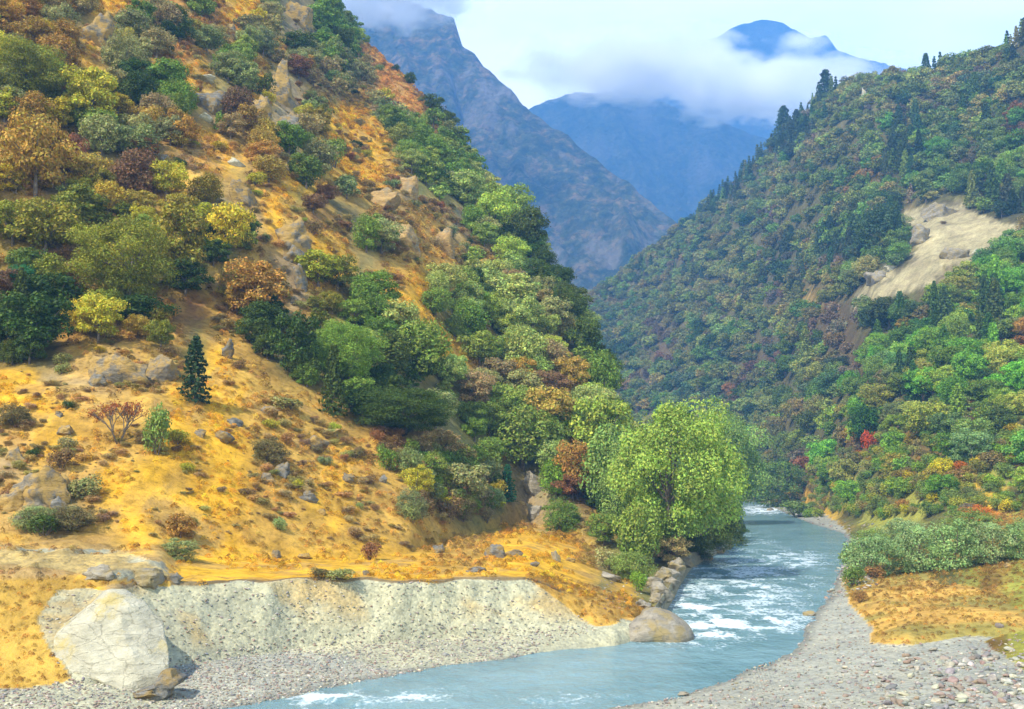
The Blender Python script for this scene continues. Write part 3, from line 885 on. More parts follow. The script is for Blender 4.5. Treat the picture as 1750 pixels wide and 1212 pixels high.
TWIG = twig_mesh(5)
TUSS = [tussock_mesh(290 + i) for i in range(3)]

PAL = {  # code: list of leaf albedos
 'Y': [(.47,.43,.035), (.56,.46,.03), (.38,.40,.035), (.46,.37,.035)],
 'A': [(.50,.31,.05), (.42,.24,.045), (.46,.34,.055)],
 'R': [(.28,.13,.05), (.34,.19,.06), (.24,.14,.06)], 'Q': [(.33,.10,.035)],
 'D': [(.055,.10,.014), (.075,.115,.016), (.10,.135,.02)],
 'G': [(.19,.28,.035), (.15,.24,.03), (.25,.32,.05)],
 'L': [(.38,.44,.10), (.32,.40,.09), (.42,.46,.11), (.36,.45,.06)],
 'M': [(.31,.31,.10), (.36,.33,.11), (.26,.30,.10), (.36,.29,.11)],
 'B': [(.20,.12,.06), (.16,.11,.07), (.22,.16,.08)],
 'E': [(.30,.38,.03), (.20,.34,.03), (.36,.36,.04), (.22,.30,.06)],
 'C': [(.04,.075,.025), (.05,.09,.03), (.06,.10,.03)],
 'T': [(.30,.19,.07), (.24,.15,.06), (.20,.17,.06)],
 'N': [(.24,.24,.025), (.29,.25,.027), (.19,.20,.025)], 'H': [(.30,.40,.065), (.24,.35,.08), (.34,.44,.06)], 'V': [(.04,.15,.05)], 'S': [(.55,.10,.02), (.60,.20,.02)], 'W': [(.62,.50,.02)], 'I': [(.24,.36,.12), (.28,.38,.14)],
}
PALR = dict(PAL)   # the cooler woods of the right-hand mountain
PALR['M'] = [(.27,.29,.07), (.33,.34,.08), (.20,.23,.06), (.34,.31,.09), (.26,.32,.07)]
PALR['R'] = [(.22,.15,.08), (.24,.16,.08), (.34,.16,.05)]
PALR['B'] = [(.24,.18,.10), (.22,.17,.11), (.28,.22,.12)]
PALR['A'] = [(.30,.22,.05), (.24,.20,.06), (.34,.22,.05)]
PALR['Y'] = [(.26,.28,.05), (.22,.26,.06)]
PALR['G'] = [(.18,.28,.045), (.22,.32,.055), (.15,.23,.04)]
PALR['C'] = [(.07,.12,.04), (.085,.14,.05), (.09,.13,.05)]
PALR['L'] = [(.19,.27,.10), (.16,.25,.09)]
COLOR_WORD = {'Y': 'olive yellow', 'A': 'autumn orange', 'R': 'reddish brown', 'D': 'dark green', 'G': 'mid green', 'L': 'pale green', 'M': 'grey green',
              'B': 'brown', 'E': 'bright green', 'C': 'deep green', 'T': 'tan brown', 'V': 'blue green', 'H': 'lime green', 'N': 'dark olive', 'Q': 'rusty red', 'S': 'scarlet', 'W': 'bright yellow', 'I': 'fresh green', 'O': 'tan', 'P': 'tan', 'K': 'tan', 'X': 'tan'}

# ------------------------------------------------------------------ rocks
def ico(sub):
    import bmesh
    bm = bmesh.new(); bmesh.ops.create_icosphere(bm, subdivisions=sub, radius=1)
    v = np.array([tuple(x.co) for x in bm.verts]); f = np.array([[y.index for y in x.verts] for x in bm.faces])
    bm.free(); return v, f
ICO = {k: ico(k) for k in (1, 2, 4, 5)}
def rock_mesh(name, seed, material, dims, sub=4, cuts=16, rough=.05, boxy=.0):
    rs = np.random.RandomState(seed)
    p, f = ICO[sub]; p = p.copy()
    for k in range(cuts):
        n = rs.normal(size=3); n /= np.linalg.norm(n)
        o = rs.uniform(.46, .84)
        d = p @ n - o
        p = p - np.maximum(d, 0)[:, None] * n
    r = rough
    p = p * (1 + r * fbm(p[:, 0] * 3 + seed, p[:, 1] * 3 + p[:, 2] * 4.3, seed, 4)[:, None] * 2 + r * .8 * (ridged(p[:, 0] * 2 + p[:, 2], p[:, 1] * 2 + seed, seed + 3, 3) - .6)[:, None])
    p = p * (1 + r * .55 * (ridged(p[:, 0] * 6 + 2 * p[:, 2], p[:, 2] * 6 + p[:, 1] * 5 + seed, seed + 8, 3) - .6)[:, None])
    p = p * np.array(dims)
    return mesh(name, p, f, material, sub < 4)

# ------------------------------------------------------------------ what grows where
VEG = []   # dicts: kind, x, y, z, w, h, tint, code, form, explicit, label
def add(kind, x, y, z, w, h, tint, code, rs=R, **kw):
    VEG.append(dict(kind=kind, x=x, y=y, z=z, w=w, h=h, tint=tint, code=code, rot=rs.uniform(0, 6.283), r=rs.randint(1 << 20), **kw))
def vary(c, rs=R, a=.16):
    k = 1 + a * rs.uniform(-1, 1)
    return tuple(float(np.clip(x * k * (1 + a * .6 * rs.uniform(-1, 1)), .005, .8)) for x in c)

# the plants one can point at: kind, u, v of the foot, width, height in photo pixels, colour code, palette index, label
HERO = [
 ('B',40,190,150,150,'N',0,'large olive tree with a black shaded underside at the upper left edge'),
 ('B',152,222,105,125,'Y',0,'bushy yellow green tree right of the shaded olive tree, upper left'),
 ('B',208,132,80,92,'M',1,'rounded olive grey tree just below and right of the upper left crag'),
 ('S',218,186,44,62,'D',2,'dense bright edged green bush at the right foot of the yellow green tree'),
 ('S',283,180,42,52,'G',0,'green bush left of the dark overhanging crag'),
 ('S',218,46,30,28,'G',2,'small green bush between two crags near the top edge'),
 ('B',281,56,36,44,'D',0,'small dark green tree near the top edge above the rusty scrub'),
 ('B',60,335,118,160,'A',0,'large autumn orange tree on the left edge below the shaded olive tree'),
 ('B',98,125,78,76,'A',1,'orange and olive tree tucked beneath the upper left crag'),
 ('B',228,272,86,66,'M',2,'grey green layered tree in the middle of the left woods'),
 ('B',232,338,92,90,'R',2,'dark brown tree below the grey green layered tree'),
 ('B',75,440,120,110,'N',1,'broad olive brown tree on the left edge above the blue green tree'),
 ('B',150,330,80,80,'A',2,'amber tree right of the large autumn orange tree'),
 ('B',205,530,195,190,'N',0,'largest olive tree on the grassy hill, black beneath, above the amber bush'),
 ('B',300,485,118,158,'N',1,'tall olive tree leaning against the right of the largest olive tree'),
 ('B',390,443,84,112,'Y',1,'bright yellow topped tree at the right end of the left woods'),
 ('B',433,548,114,118,'A',1,'brown topped tree with dark skirts above the orange slope'),
 ('B',445,575,70,70,'D',1,'low dark green tree under the brown topped tree'),
 ('B',40,510,54,66,'V',0,'blue green tree standing out among olive trees at the left edge'),
 ('B',62,610,135,125,'D',0,'black green tree mass at the left edge above the orange slope'),
 ('B',10,600,90,110,'D',1,'dark tree cut by the left edge above the orange slope'),
 ('B',232,562,120,66,'D',0,'low black green growth beneath the largest olive tree'),
 ('B',318,505,80,70,'D',1,'dark growth beneath the tall olive tree'),
 ('B',95,545,100,90,'D',0,'black green tree behind the russet shrub tree at the left'),
 ('B',130,395,110,90,'N',2,'dark olive tree above and left of the largest olive tree'),
 ('B',20,420,90,90,'N',0,'dark olive tree cut by the left edge above the blue green tree'),
 ('B',168,585,90,92,'Y',0,'mustard yellow tree directly above the overhanging boulder'),
 ('B',110,500,60,60,'R',1,'russet shrub tree between the blue green tree and largest olive tree'),
 ('B',505,645,92,128,'D',0,'darkest green tree at the left end of the mid slope clump'),
 ('B',590,665,145,132,'G',0,'big green tree with lit crown in the mid slope clump'),
 ('B',640,568,76,72,'G',1,'green tree standing above the mid slope clump'),
 ('B',665,650,90,90,'D',2,'dark tree between the big lit tree and the speckled green tree'),
 ('B',718,652,118,112,'G',2,'speckled green tree right of the mid slope clump'),
 ('B',690,748,195,100,'D',1,'wide low dark green tree at the bottom of the mid slope clump'),
 ('B',620,715,80,60,'D',0,'low dark tree at the left foot of the mid slope clump'),
 ('B',745,735,90,80,'M',2,'grey green tree at the right foot of the mid slope clump'),
 ('C',332,686,64,118,'C',0,'lone dark conifer on the orange slope beside the domed rock'),
 ('T',202,757,96,96,'Q',0,'bare branched shrub with rusty red crown on the orange slope'),
 ('S',268,776,50,98,'E',3,'tall yellow green bush right of the bare branched shrub'),
 ('S',302,758,50,30,'E',2,'low yellow green bush trailing right of the tall one'),
 ('S',305,956,78,42,'M',2,'isolated dense round bush on the terrace edge, lower left'),
 ('S',580,990,54,24,'M',0,'flat olive bush on the bank edge'),
 ('S',546,986,36,22,'T',2,'brown bush beside the flat olive bush on the bank edge'),
 ('S',634,957,38,36,'R',0,'dark brown bush standing alone above the terrace'),
 ('S',662,803,40,56,'G',1,'single green bush on the tan slope below the clump'),
 ('S',747,842,24,36,'G',0,'narrow green bush left of the lower spur trees'),
 ('B',790,880,95,100,'M',0,'drab green tree at the edge of the tan slope'),
 ('S',800,820,50,46,'G',0,'bright green shrub above the drab green tree'),
 ('C',867,857,36,66,'V',0,'small blue green conifer left of the pinkish rock'),
 ('B',893,800,128,112,'G',2,'wide green tree above the pinkish rock'),
 ('B',950,852,66,72,'E',1,'vivid green tree right of the pinkish rock'),
 ('B',940,750,96,100,'A',2,'amber tree above the rusty spur tree'),
 ('B',986,852,72,110,'A',1,'rusty orange tree against the great riverside tree'),
 ('S',962,908,80,62,'G',1,'rounded green shrub just above the orange fan'),
 ('B',898,650,88,100,'L',0,'pale crested tree in the middle of the spur woods'),
 ('B',800,545,64,74,'L',1,'pale domed tree beside the orange grass chute'),
 ('B',868,540,116,84,'L',2,'wide pale tree crowning the spur woods'),
 ('B',842,415,80,100,'L',3,'upright pale tree above the small pale ledge'),
 ('B',905,440,80,100,'D',2,'dark tree on the skyline of the spur'),
 ('B',800,360,70,80,'L',1,'light green tree on the shoulder of the spur'),
 ('B',875,385,70,80,'G',2,'green skyline tree above the upright pale tree'),
 ('B',1000,620,60,90,'D',2,'dark tree on the spur edge over the gorge'),
 ('B',960,560,70,80,'D',2,'dark leafed tree beside the spur edge'),
 ('B',1030,690,60,100,'G',0,'steep standing tree at the lower end of the spur edge'),
 ('B',900,700,90,80,'M',1,'grey brown tree in the middle of the spur woods'),
 ('C',737,152,48,66,'C',1,'tall conifer on the grassy ridge top'),
 ('C',703,128,30,42,'C',2,'smaller conifer left of the ridge top conifer'),
 ('B',752,190,48,50,'D',1,'dark crowned tree below the ridge top conifer'),
 ('B',765,222,44,44,'D',2,'lowest of the dark trees on the ridge skyline'),
 ('C',655,88,18,24,'C',0,'tiny conifer on the bare ridge line'),
 ('B',545,60,76,70,'G',0,'leafy green tree at the ridge top beside the topmost crag'),
 ('B',580,100,56,66,'D',2,'dark green tree on the ridge skyline by the bare grass'),
 ('B',510,100,60,56,'D',1,'dark round tree below the topmost dark crag'),
 ('B',562,45,60,60,'G',1,'green tree on the skyline at the top edge'),
 ('S',570,285,50,64,'G',2,'green bush on the golden slope in the upper middle'),
 ('B',626,432,58,72,'G',0,'green tree in the gully beneath the orange rock face'),
 ('S',590,330,40,40,'M',2,'grey green bush beneath the golden slope'),
 ('S',450,80,36,40,'M',1,'small dusky bush left of the ridge woods'),
 ('S',450,165,44,46,'D',2,'dark bush wedged in the grey cliff band'),
 ('S',380,230,36,44,'G',0,'green and red bush below the dark overhanging crag'),
 ('B',1158,965,262,318,'H',0,'great spreading lime green tree overhanging the river'),
 ('B',1240,895,150,225,'H',1,'tall pale tree behind the right of the great riverside tree'),
 ('B',1032,800,120,140,'H',2,'lime crowned tree behind the left of the great riverside tree'),
 ('B',1050,885,120,170,'H',1,'olive tree filling the left flank of the great riverside tree'),
 ('B',1092,935,150,205,'H',1,'lime green tree forming the left half of the riverside tree mass'),
 ('B',1000,760,80,90,'L',1,'pale tree on the slope behind the riverside tree mass'),
 ('B',1200,968,150,140,'D',2,'dark low boughed tree hanging over the water'),
 ('B',1090,965,90,110,'G',2,'green undergrowth tree at the left foot of the great riverside tree'),
 ('S',1078,992,84,60,'E',3,'bright green bush above the riverside rocks'),
 ('S',1092,1012,34,42,'E',1,'small vivid green bush at the water edge'),
 ('S',1045,975,60,50,'M',1,'olive bush left of the bright green riverside bush'),
 ('B',1336,866,104,98,'G',2,'round green tree across the river at the bend'),
 ('S',1296,858,50,46,'M',0,'olive shrub left of the round tree across the river'),
 ('S',1362,884,60,34,'E',3,'yellow green bush on the sand beside the far bank'),
 ('C',1560,672,46,84,'D',0,'dark pointed conifer in the middle of the right mountainside'),
 ('B',1498,655,48,56,'G',1,'round green tree left of the dark pointed conifer'),
 ('B',1660,788,86,66,'I',0,'round pale green tree near the right edge'),
 ('S',1486,775,28,46,'S',0,'scarlet bush on the lower right mountainside'),
 ('S',1468,772,30,40,'R',1,'dull red bush left of the scarlet bush'),
 ('S',1530,805,62,50,'E',1,'vivid green bush right of the scarlet bush'),
 ('S',1610,822,44,48,'W',0,'bright yellow bush on the lower right slope'),
 ('S',1640,808,28,24,'S',1,'bright orange bush beside the yellow bush'),
 ('S',1672,892,66,34,'S',1,'spreading orange bush behind the willow thicket'),
 ('S',1722,876,30,26,'W',0,'yellow bush right of the spreading orange bush'),
 ('S',1672,800,30,24,'W',0,'small yellow bush under the round pale green tree'),
 ('S',1740,780,30,34,'A',2,'amber bush at the right edge'),
 ('B',1712,475,58,56,'G',1,'round green tree right of the landslide scar'),
 ('B',1520,560,84,62,'D',2,'broad dark tree below the foot of the landslide'),
 ('C',1592,600,30,46,'C',1,'conifer below the landslide scar'),
 ('B',1500,440,80,100,'C',0,'dark tree wall at the left rim of the landslide'),
 ('C',1412,168,46,60,'C',0,'tallest conifer on the right skyline'),
 ('C',1340,235,46,60,'C',1,'conifer on the left shoulder of the right skyline'),
 ('C',1362,232,42,50,'C',2,'conifer beside the skyline shoulder conifer'),
 ('C',1308,252,20,44,'C',0,'thin lone conifer on the skyline above the gorge'),
 ('B',1600,95,40,34,'C',2,'tree on the upper right skyline'),
 ('S',1466,975,60,62,'I',1,'small rounded willow bush at the river end of the thicket'),
 ('S',1490,945,70,50,'E',3,'rear green willow bush nearest the river'),
 ('S',1450,965,36,34,'G',0,'dark edged bush overhanging the right shore'),
 ('S',1458,1002,42,40,'G',2,'small green bush at the water end of the willow thicket'),
 ('S',1500,985,90,86,'I',0,'leftmost willow bush of the thicket'),
 ('S',1565,978,100,98,'I',1,'second willow bush of the thicket counted from the river'),
 ('S',1630,972,100,98,'I',0,'middle willow bush of the thicket'),
 ('S',1690,962,96,86,'I',1,'willow bush right of the middle one in the thicket'),
 ('S',1745,955,80,74,'I',0,'willow bush at the right edge of the photo'),
 ('S',1540,925,80,46,'I',1,'rear willow bush above the second one'),
 ('S',1660,915,110,50,'E',3,'rear green willow bush behind the middle of the thicket'),
 ('S',1495,988,40,26,'R',1,'russet bramble at the foot of the leftmost willow bush'),
 ('S',1470,1030,26,24,'R',1,'rust coloured bramble at the gravel corner of the meadow'),
 ('S',60,905,80,50,'M',2,'olive scrub growing against the lower left outcrop'),
 ('S',120,905,90,50,'T',2,'dark brown thicket at the foot of the lower left outcrop'),
 ('S',75,915,60,44,'D',1,'dark green bush under the lower left outcrop'),
 ('S',145,850,60,50,'M',0,'grassy green bush right of the lower left outcrop'),
 ('S',25,725,70,40,'T',2,'brown bush on the orange slope at the left edge'),
 ('S',105,800,50,40,'T',1,'twiggy brown bush above the lower left outcrop'),
 ('S',490,700,60,30,'M',1,'low olive bush on the orange slope below the clump'),
 ('S',460,790,70,50,'T',2,'brown bush on the rocky hump of the tan slope'),
]
for i, (k, u, v, wp, hp, code, pi, lab) in enumerate(HERO):
    x, y, z = hit(u, v)
    m = y / F_PX
    pal = (PALR if (u > 1255 and code in 'MGCL') else PAL)[code]
    tint = pal[pi % len(pal)]
    rs = np.random.RandomState(900 + i)
    add(k, x, y, z - 0.02 * hp * m, wp * m, hp * m, vary(tint, rs, .06), code, rs, label=lab, hero=True, v=v)

HBOX = np.array([(d['x'], d['y'], d['w'] * .5 + 1.0) for d in VEG if d['kind'] in 'CT' or (d['kind'] == 'S' and d['v'] > 640)])
HPX = [(float(proj(d['x'], d['y'], d['z'])[0]), d['w'] * F_PX / d['y'] * .7, float(proj(d['x'], d['y'], d['z'])[1]), d['h'] * F_PX / d['y'] * 1.5, d['y']) for d in VEG if d['kind'] in 'CT' and d['v'] > 560]
CRAGS = [(162,74,66,54),(356,188,76,52),(335,134,66,14),(402,284,34,20),(505,35,52,60),(395,65,24,36),(478,170,44,64),(485,230,50,60),(440,200,34,40),(500,420,58,46),(498,450,42,28),(512,495,36,46),
         (410,345,54,36),(650,355,86,44),(700,335,44,50),(690,420,60,50),(760,430,60,50),(845,460,34,14),(186,655,118,66),(268,652,66,56),(918,842,60,42),(912,886,28,32)]
def rock_behind(u, v):
    return any(abs(u - a) < w * .62 and b - h * .7 < v < b + 34 for a, b, w, h in CRAGS)
def clear(x, y):
    """keep the self-sown plants out of the crowns named above"""
    k = np.hypot(HBOX[:, 0] - x, (HBOX[:, 1] - y) * .6) < HBOX[:, 2] * .8
    return not k.any()
def fill(xr, yr, step, left):
    xs = np.arange(xr[0], xr[1], step); ys = np.arange(yr[0], yr[1], step)
    X, Y = np.meshgrid(xs, ys)
    X = (X + R.uniform(-.5, .5, X.shape) * step).ravel(); Y = (Y + R.uniform(-.5, .5, Y.shape) * step).ravel()
    m = (X / Y > -.62) & (X / Y < .66)
    X, Y = X[m], Y[m]
    Z, I = height(X, Y, True)
    L_ = (I['zl'] >= I['zr']) & (X / Y < .2)
    if left:
        m = L_ & (I['zl'] >= I['zw']) & (Y > I['Ys'][2] + 1) & (Y < I['Ys'][4] + 14)
    else:
        m = ~L_ & (I['zr'] >= I['zw']) & (Y > I['Yr'][0]) & (Y < I['Yr'][3] + 25)
    X, Y, Z = X[m], Y[m], Z[m]
    return X, Y, Z, cover(X, Y, Z, np.full(X.shape, left), .35)

X, Y, Z, Cc = fill((-270, 75), (78, 440), 3.9, True)
for x, y, z, c in zip(X, Y, Z, Cc):
    c = CODES[c]; q = R.rand()
    u_, v_ = proj(x, y, z)
    small = 1.0 if y > 150 else .7
    if any(abs(u_ - a) < b and c_ - e < v_ < c_ + 25 and abs(y - yy) < 32 for a, b, c_, e, yy in HPX): continue
    if not clear(x, y): continue
    if c in 'YADGLM':
        if q > .80 and c in 'AM': continue
        w = R.uniform(3.6, 7.4) * small
        if rock_behind(u_, v_): continue
        kk = 'B'
        cc = 'N' if (c == 'Y' and R.rand() < .5) else c
        if R.rand() < .16: cc = R.choice(list('MGYAR')) if c in 'YAM' else R.choice(list('GMLD'))
        if c == 'D' and R.rand() < .12: kk = 'C'
        h = w * (R.uniform(.8, 1.15) if kk == 'B' else R.uniform(1.4, 1.8))
        add(kk, x, y, z - .2, w * (1 if kk == 'B' else .7), h, vary(PAL[cc][R.randint(len(PAL[cc]))]), cc)
    elif c == 'R':
        w = R.uniform(2.5, 5)
        add('B' if w > 3.8 else 'S', x, y, z - .2, w, w * .8, vary(PAL['R'][R.randint(3)]), 'R')
    elif c in 'TPOK':
        pr = {'T': .5, 'P': .25, 'O': .10, 'K': .35}[c]
        if q < pr:
            cc = R.choice(list('TTMMRDY')); w = R.uniform(1.2, 3.6) * (1 if y > 140 else .6)
            add('S', x, y, z - .1, w, w * R.uniform(.6, .95), vary(PAL[cc][R.randint(len(PAL[cc]))]), cc)
X, Y, Z, Cc = fill((10, 640), (150, 1040), 6.6, False)
for x, y, z, c in zip(X, Y, Z, Cc):
    c = CODES[c]; q = R.rand()
    nearf = np.clip((y - 150) / 250, 0, 1)
    u_, v_ = proj(x, y, z)
    if 1430 < u_ < 1770 and 330 < v_ < 590:
        if min(float(poly_dist(np.array([u_]), np.array([v_ - o_]), SCAR)[0]) for o_ in (0, 10, 20)) < 1 and R.rand() < .92: continue
    if c in 'MGLCDYARB':
        w = R.uniform(6.2, 12.5) * (.58 + .42 * nearf); kk = 'B'; cc = c
        if R.rand() < .25: cc = R.choice(list('MGCMGB'))
        if c == 'C' and R.rand() < .72 or (c in 'GD' and R.rand() < .15): kk = 'C'
        if cc in 'BRA' : w *= .7
        tint = vary(PALR[cc][R.randint(len(PALR[cc]))], R, .30)
        if y < 340: tint = (min(tint[0] * 1.08, .6), min(tint[1] * 1.28, .6), tint[2] * .7)
        h = w * (R.uniform(.75, 1.05) if kk == 'B' else R.uniform(1.1, 1.6))
        add(kk, x, y, z - .2, w * (1 if kk == 'B' else .75), h, tint, cc)
    elif c in 'XKTPO':
        if q < (.10 if c == 'X' else .4):
            w = R.uniform(1.5, 4); cc = R.choice(list('MTBG'))
            add('S', x, y, z - .1, w, w * .7, vary(PALR[cc][R.randint(len(PALR[cc]))]), cc)
    elif c == 'E':
        cc = R.choice(list('EEEGMAW')); w = R.uniform(2.5, 5)
        add('S', x, y, z - .1, w, w * .75, vary(PALR[cc][R.randint(len(PALR[cc]))]), cc)
# near foot of the right mountainside: a closer weave of shrubs
X, Y, Z, Cc = fill((40, 190), (150, 330), 2.7, False)
for x, y, z, c in zip(X, Y, Z, Cc):
    c = CODES[c]
    if c in 'EOGAMTB' and R.rand() < .92:
        cc = R.choice(list({'E': 'EEGAWM', 'O': 'OEYTE', 'G': 'GGEM', 'A': 'AEY', 'M': 'MMG', 'T': 'TMB', 'B': 'BMR'}[c]))
        if cc == 'O': continue
        w = R.uniform(1.6, 3.8)
        add('S', x, y, z - .1, w, w * .8, vary(PALR[cc][R.randint(len(PALR[cc]))]), cc)

# scrub that clothes the steep gully side of the near hill and the foot of the far bank
RG = np.random.RandomState(41)
for n_, (ua, ub, va, vb, codes, wa, wb) in ((70, (700, 862, 770, 900, 'MGTMGYT', 1.6, 4.2)), (60, (1375, 1530, 828, 890, 'EEGMGE', 1.8, 3.8)), (26, (640, 760, 700, 800, 'TMTR', 1.0, 2.4))):
    for _ in range(n_):
        x, y, z = hit(RG.uniform(ua, ub), RG.uniform(va, vb))
        cc = codes[RG.randint(len(codes))]; w = RG.uniform(wa, wb)
        pal_ = (PALR if ua > 1300 else PAL)[cc]
        add('S', x, y, z - .1, w, w * RG.uniform(.7, 1.0), vary(pal_[RG.randint(len(pal_))], RG), cc, RG)

# ------------------------------------------------------------------ which plants show: a coarse depth and id buffer
GW, GH, CELL = 700, 485, 2.5
dbuf = np.full((GH, GW), 1e9)
cu_, cv_ = (UP / CELL).astype(int), (VP / CELL).astype(int)
for oy in (0, 1):
    for ox in (0, 1):
        m = (cu_ + ox >= 0) & (cu_ + ox < GW) & (cv_ + oy >= 0) & (cv_ + oy < GH)
        np.minimum.at(dbuf, ((cv_ + oy)[m], (cu_ + ox)[m]), YG[m])
idb = np.full((GH, GW), -1)
VEG.sort(key=lambda d: -d['y'])
for i, d in enumerate(VEG):
    u, v = proj(d['x'], d['y'], d['z'] + d['h'] * .55)
    d['u'], d['v'] = float(u), float(v)
    m = F_PX / d['y']
    d['pw'], d['ph'] = d['w'] * m, d['h'] * m
    rw, rh = d['pw'] * .42 / CELL, d['ph'] * .42 / CELL
    a0, a1 = int(max(0, u / CELL - rw)), int(min(GW, u / CELL + rw + 1))
    b0, b1 = int(max(0, v / CELL - rh)), int(min(GH, v / CELL + rh + 1))
    if a1 <= a0 or b1 <= b0: continue
    sub = idb[b0:b1, a0:a1]
    sub[dbuf[b0:b1, a0:a1] > d['y'] - d['w'] - 4] = i
cnt = np.bincount(idb[idb >= 0].ravel(), minlength=len(VEG))
for i, d in enumerate(VEG): d['vis'] = int(cnt[i])
LIMIT = {'B': 285, 'C': 110, 'S': 290, 'T': 5}
for k, lim in LIMIT.items():
    c = sorted([d for d in VEG if d['kind'] == k and not d.get('hero') and d['vis'] > 6 and 0 < d['u'] < 1750 and 0 < d['v'] < 1212], key=lambda d: -d['vis'])
    n = max(0, lim - sum(1 for d in VEG if d['kind'] == k and d.get('hero')))
    for d in c[:n]: d['solo'] = True
for d in VEG:
    if d.get('hero'): d['solo'] = True

# ------------------------------------------------------------------ labels that single plants out
MARKS = [('the upper left crag',160,55),('the dark overhanging crag',350,165),('the grey cliff band',460,205),('the topmost dark crag',505,25),('the small pale outcrop',395,272),
 ('the stepped rock column',500,425),('the orange rock face',665,345),('the overhanging boulder',185,625),('the lone dark conifer',332,635),('the bare rusty shrub',200,710),
 ('the lower left outcrop',65,850),('the flat grey boulder',400,716),('the isolated round bush',305,938),('the pinkish rock',918,838),('the ridge top conifer',737,120),
 ('the great riverside tree',1150,820),('the orange grass chute',700,510),('the pale crested tree',898,600),('the big green clump',600,610),('the largest olive tree',205,440),
 ('the shaded olive tree',40,120),('the blue green tree',40,475),('the yellow topped tree',390,385),('the spur skyline',960,470),('the spur shoulder',820,310),('the bare ridge grass',670,160),
 ('the upright pale tree',842,370),('the low dark tree',690,705),('the orange fan',890,915),('the bank edge',580,980),
 ('the landslide scar',1600,420),('the landslide foot',1480,500),('the bend tree',1336,820),('the dark pointed conifer',1560,630),('the round pale tree',1660,755),('the scarlet bush',1486,755),
 ('the willow thicket',1600,915),('the tallest skyline conifer',1412,140),('the top right corner',1735,40),('the right skyline',1580,110),('the gorge mouth',1080,480),('the skyline shoulder',1320,240),
 ('the brown ridge',1400,545),('the bright yellow bush',1610,800),('the far river bend',1290,800),('the right rim trees',1710,300),('the central woods',1400,330),('the lower gorge woods',1130,600),
 ('the skyline over the gorge',1200,350),('the small orange clearing',1680,270),('the conifer slope',1530,260),('the right edge woods',1720,560),('the mid slope woods',1270,470),('the russet patch',1480,690),('the valley floor woods',1240,690)]
MU = np.array([m[1] for m in MARKS], float); MV = np.array([m[2] for m in MARKS], float)
ORD = ['first', 'second', 'third', 'fourth', 'fifth', 'sixth', 'seventh', 'eighth', 'ninth', 'tenth', 'eleventh', 'twelfth', 'thirteenth', 'fourteenth', 'fifteenth']
def describe(d, noun, shape):
    k = int(np.argmin((MU - d['u']) ** 2 + (MV - d['v']) ** 2 + 1e-3))
    dx, dy = d['u'] - MU[k], d['v'] - MV[k]
    dist = math.hypot(dx, dy)
    if abs(dx) > 1.6 * abs(dy): rel = 'left of' if dx < 0 else 'right of'
    elif abs(dy) > 1.6 * abs(dx): rel = 'above' if dy < 0 else 'below'
    else: rel = ('above left of' if dx < 0 else 'above right of') if dy < 0 else ('below left of' if dx < 0 else 'below right of')
    if dist < 30: rel = 'close ' + rel
    px = d['pw']
    size = 'tiny' if px < 16 else 'small' if px < 28 else 'medium' if px < 48 else 'large'
    return '%s %s %s%s %s %s' % (size, COLOR_WORD[d['code']], shape + ' ' if shape else '', noun, rel, MARKS[k][0])
SHAPES = ['round', 'domed', 'spreading', 'bushy', 'broad']
solo = [d for d in VEG if d.get('solo')]
groups = {}
for d in solo:
    if d.get('label'): continue
    noun = {'B': 'tree', 'C': 'conifer', 'S': 'shrub', 'T': 'shrub'}[d['kind']]
    d['base_label'] = describe(d, noun, SHAPES[d['r'] % 5] if d['kind'] == 'B' else '')
    groups.setdefault(d['base_label'], []).append(d)
for lab, ds in groups.items():
    if len(ds) == 1: ds[0]['label'] = lab; continue
    us = [d['u'] for d in ds]
    ds.sort(key=lambda d: d['u'])
    n = len(ds)
    for i, d in enumerate(ds):
        if n == 2: t = ('left' if i == 0 else 'right') + ' one of two'
        else: t = ORD[min(i, 14)] + ' from left of %d' % n if n > 9 else ORD[i] + ' from left of ' + ['three', 'four', 'five', 'six', 'seven', 'eight', 'nine'][n - 3]
        d['label'] = lab + ', ' + t
for d in solo:
    if len(d['label'].split()) > 16:
        d['label'] = d['label'].replace(', ', ', the ').replace(' from left of ', ' of ')
    if len(d['label'].split()) > 16: d['label'] = d['label'].replace(' of two', '').split(' ', 1)[1]
def group_of(d):
    left = d['u'] < 1050 or (d['u'] < 1290 and d['y'] < 260)
    side = 'the grassy hillside' if left else 'the forested mountainside'
    if d['kind'] == 'B' and left and d['u'] > 1000: return 'trees overhanging the river'
    return {'B': 'broadleaf trees on ', 'C': 'conifers on ', 'S': 'shrubs on ', 'T': 'bare shrubs on '}[d['kind']] + side

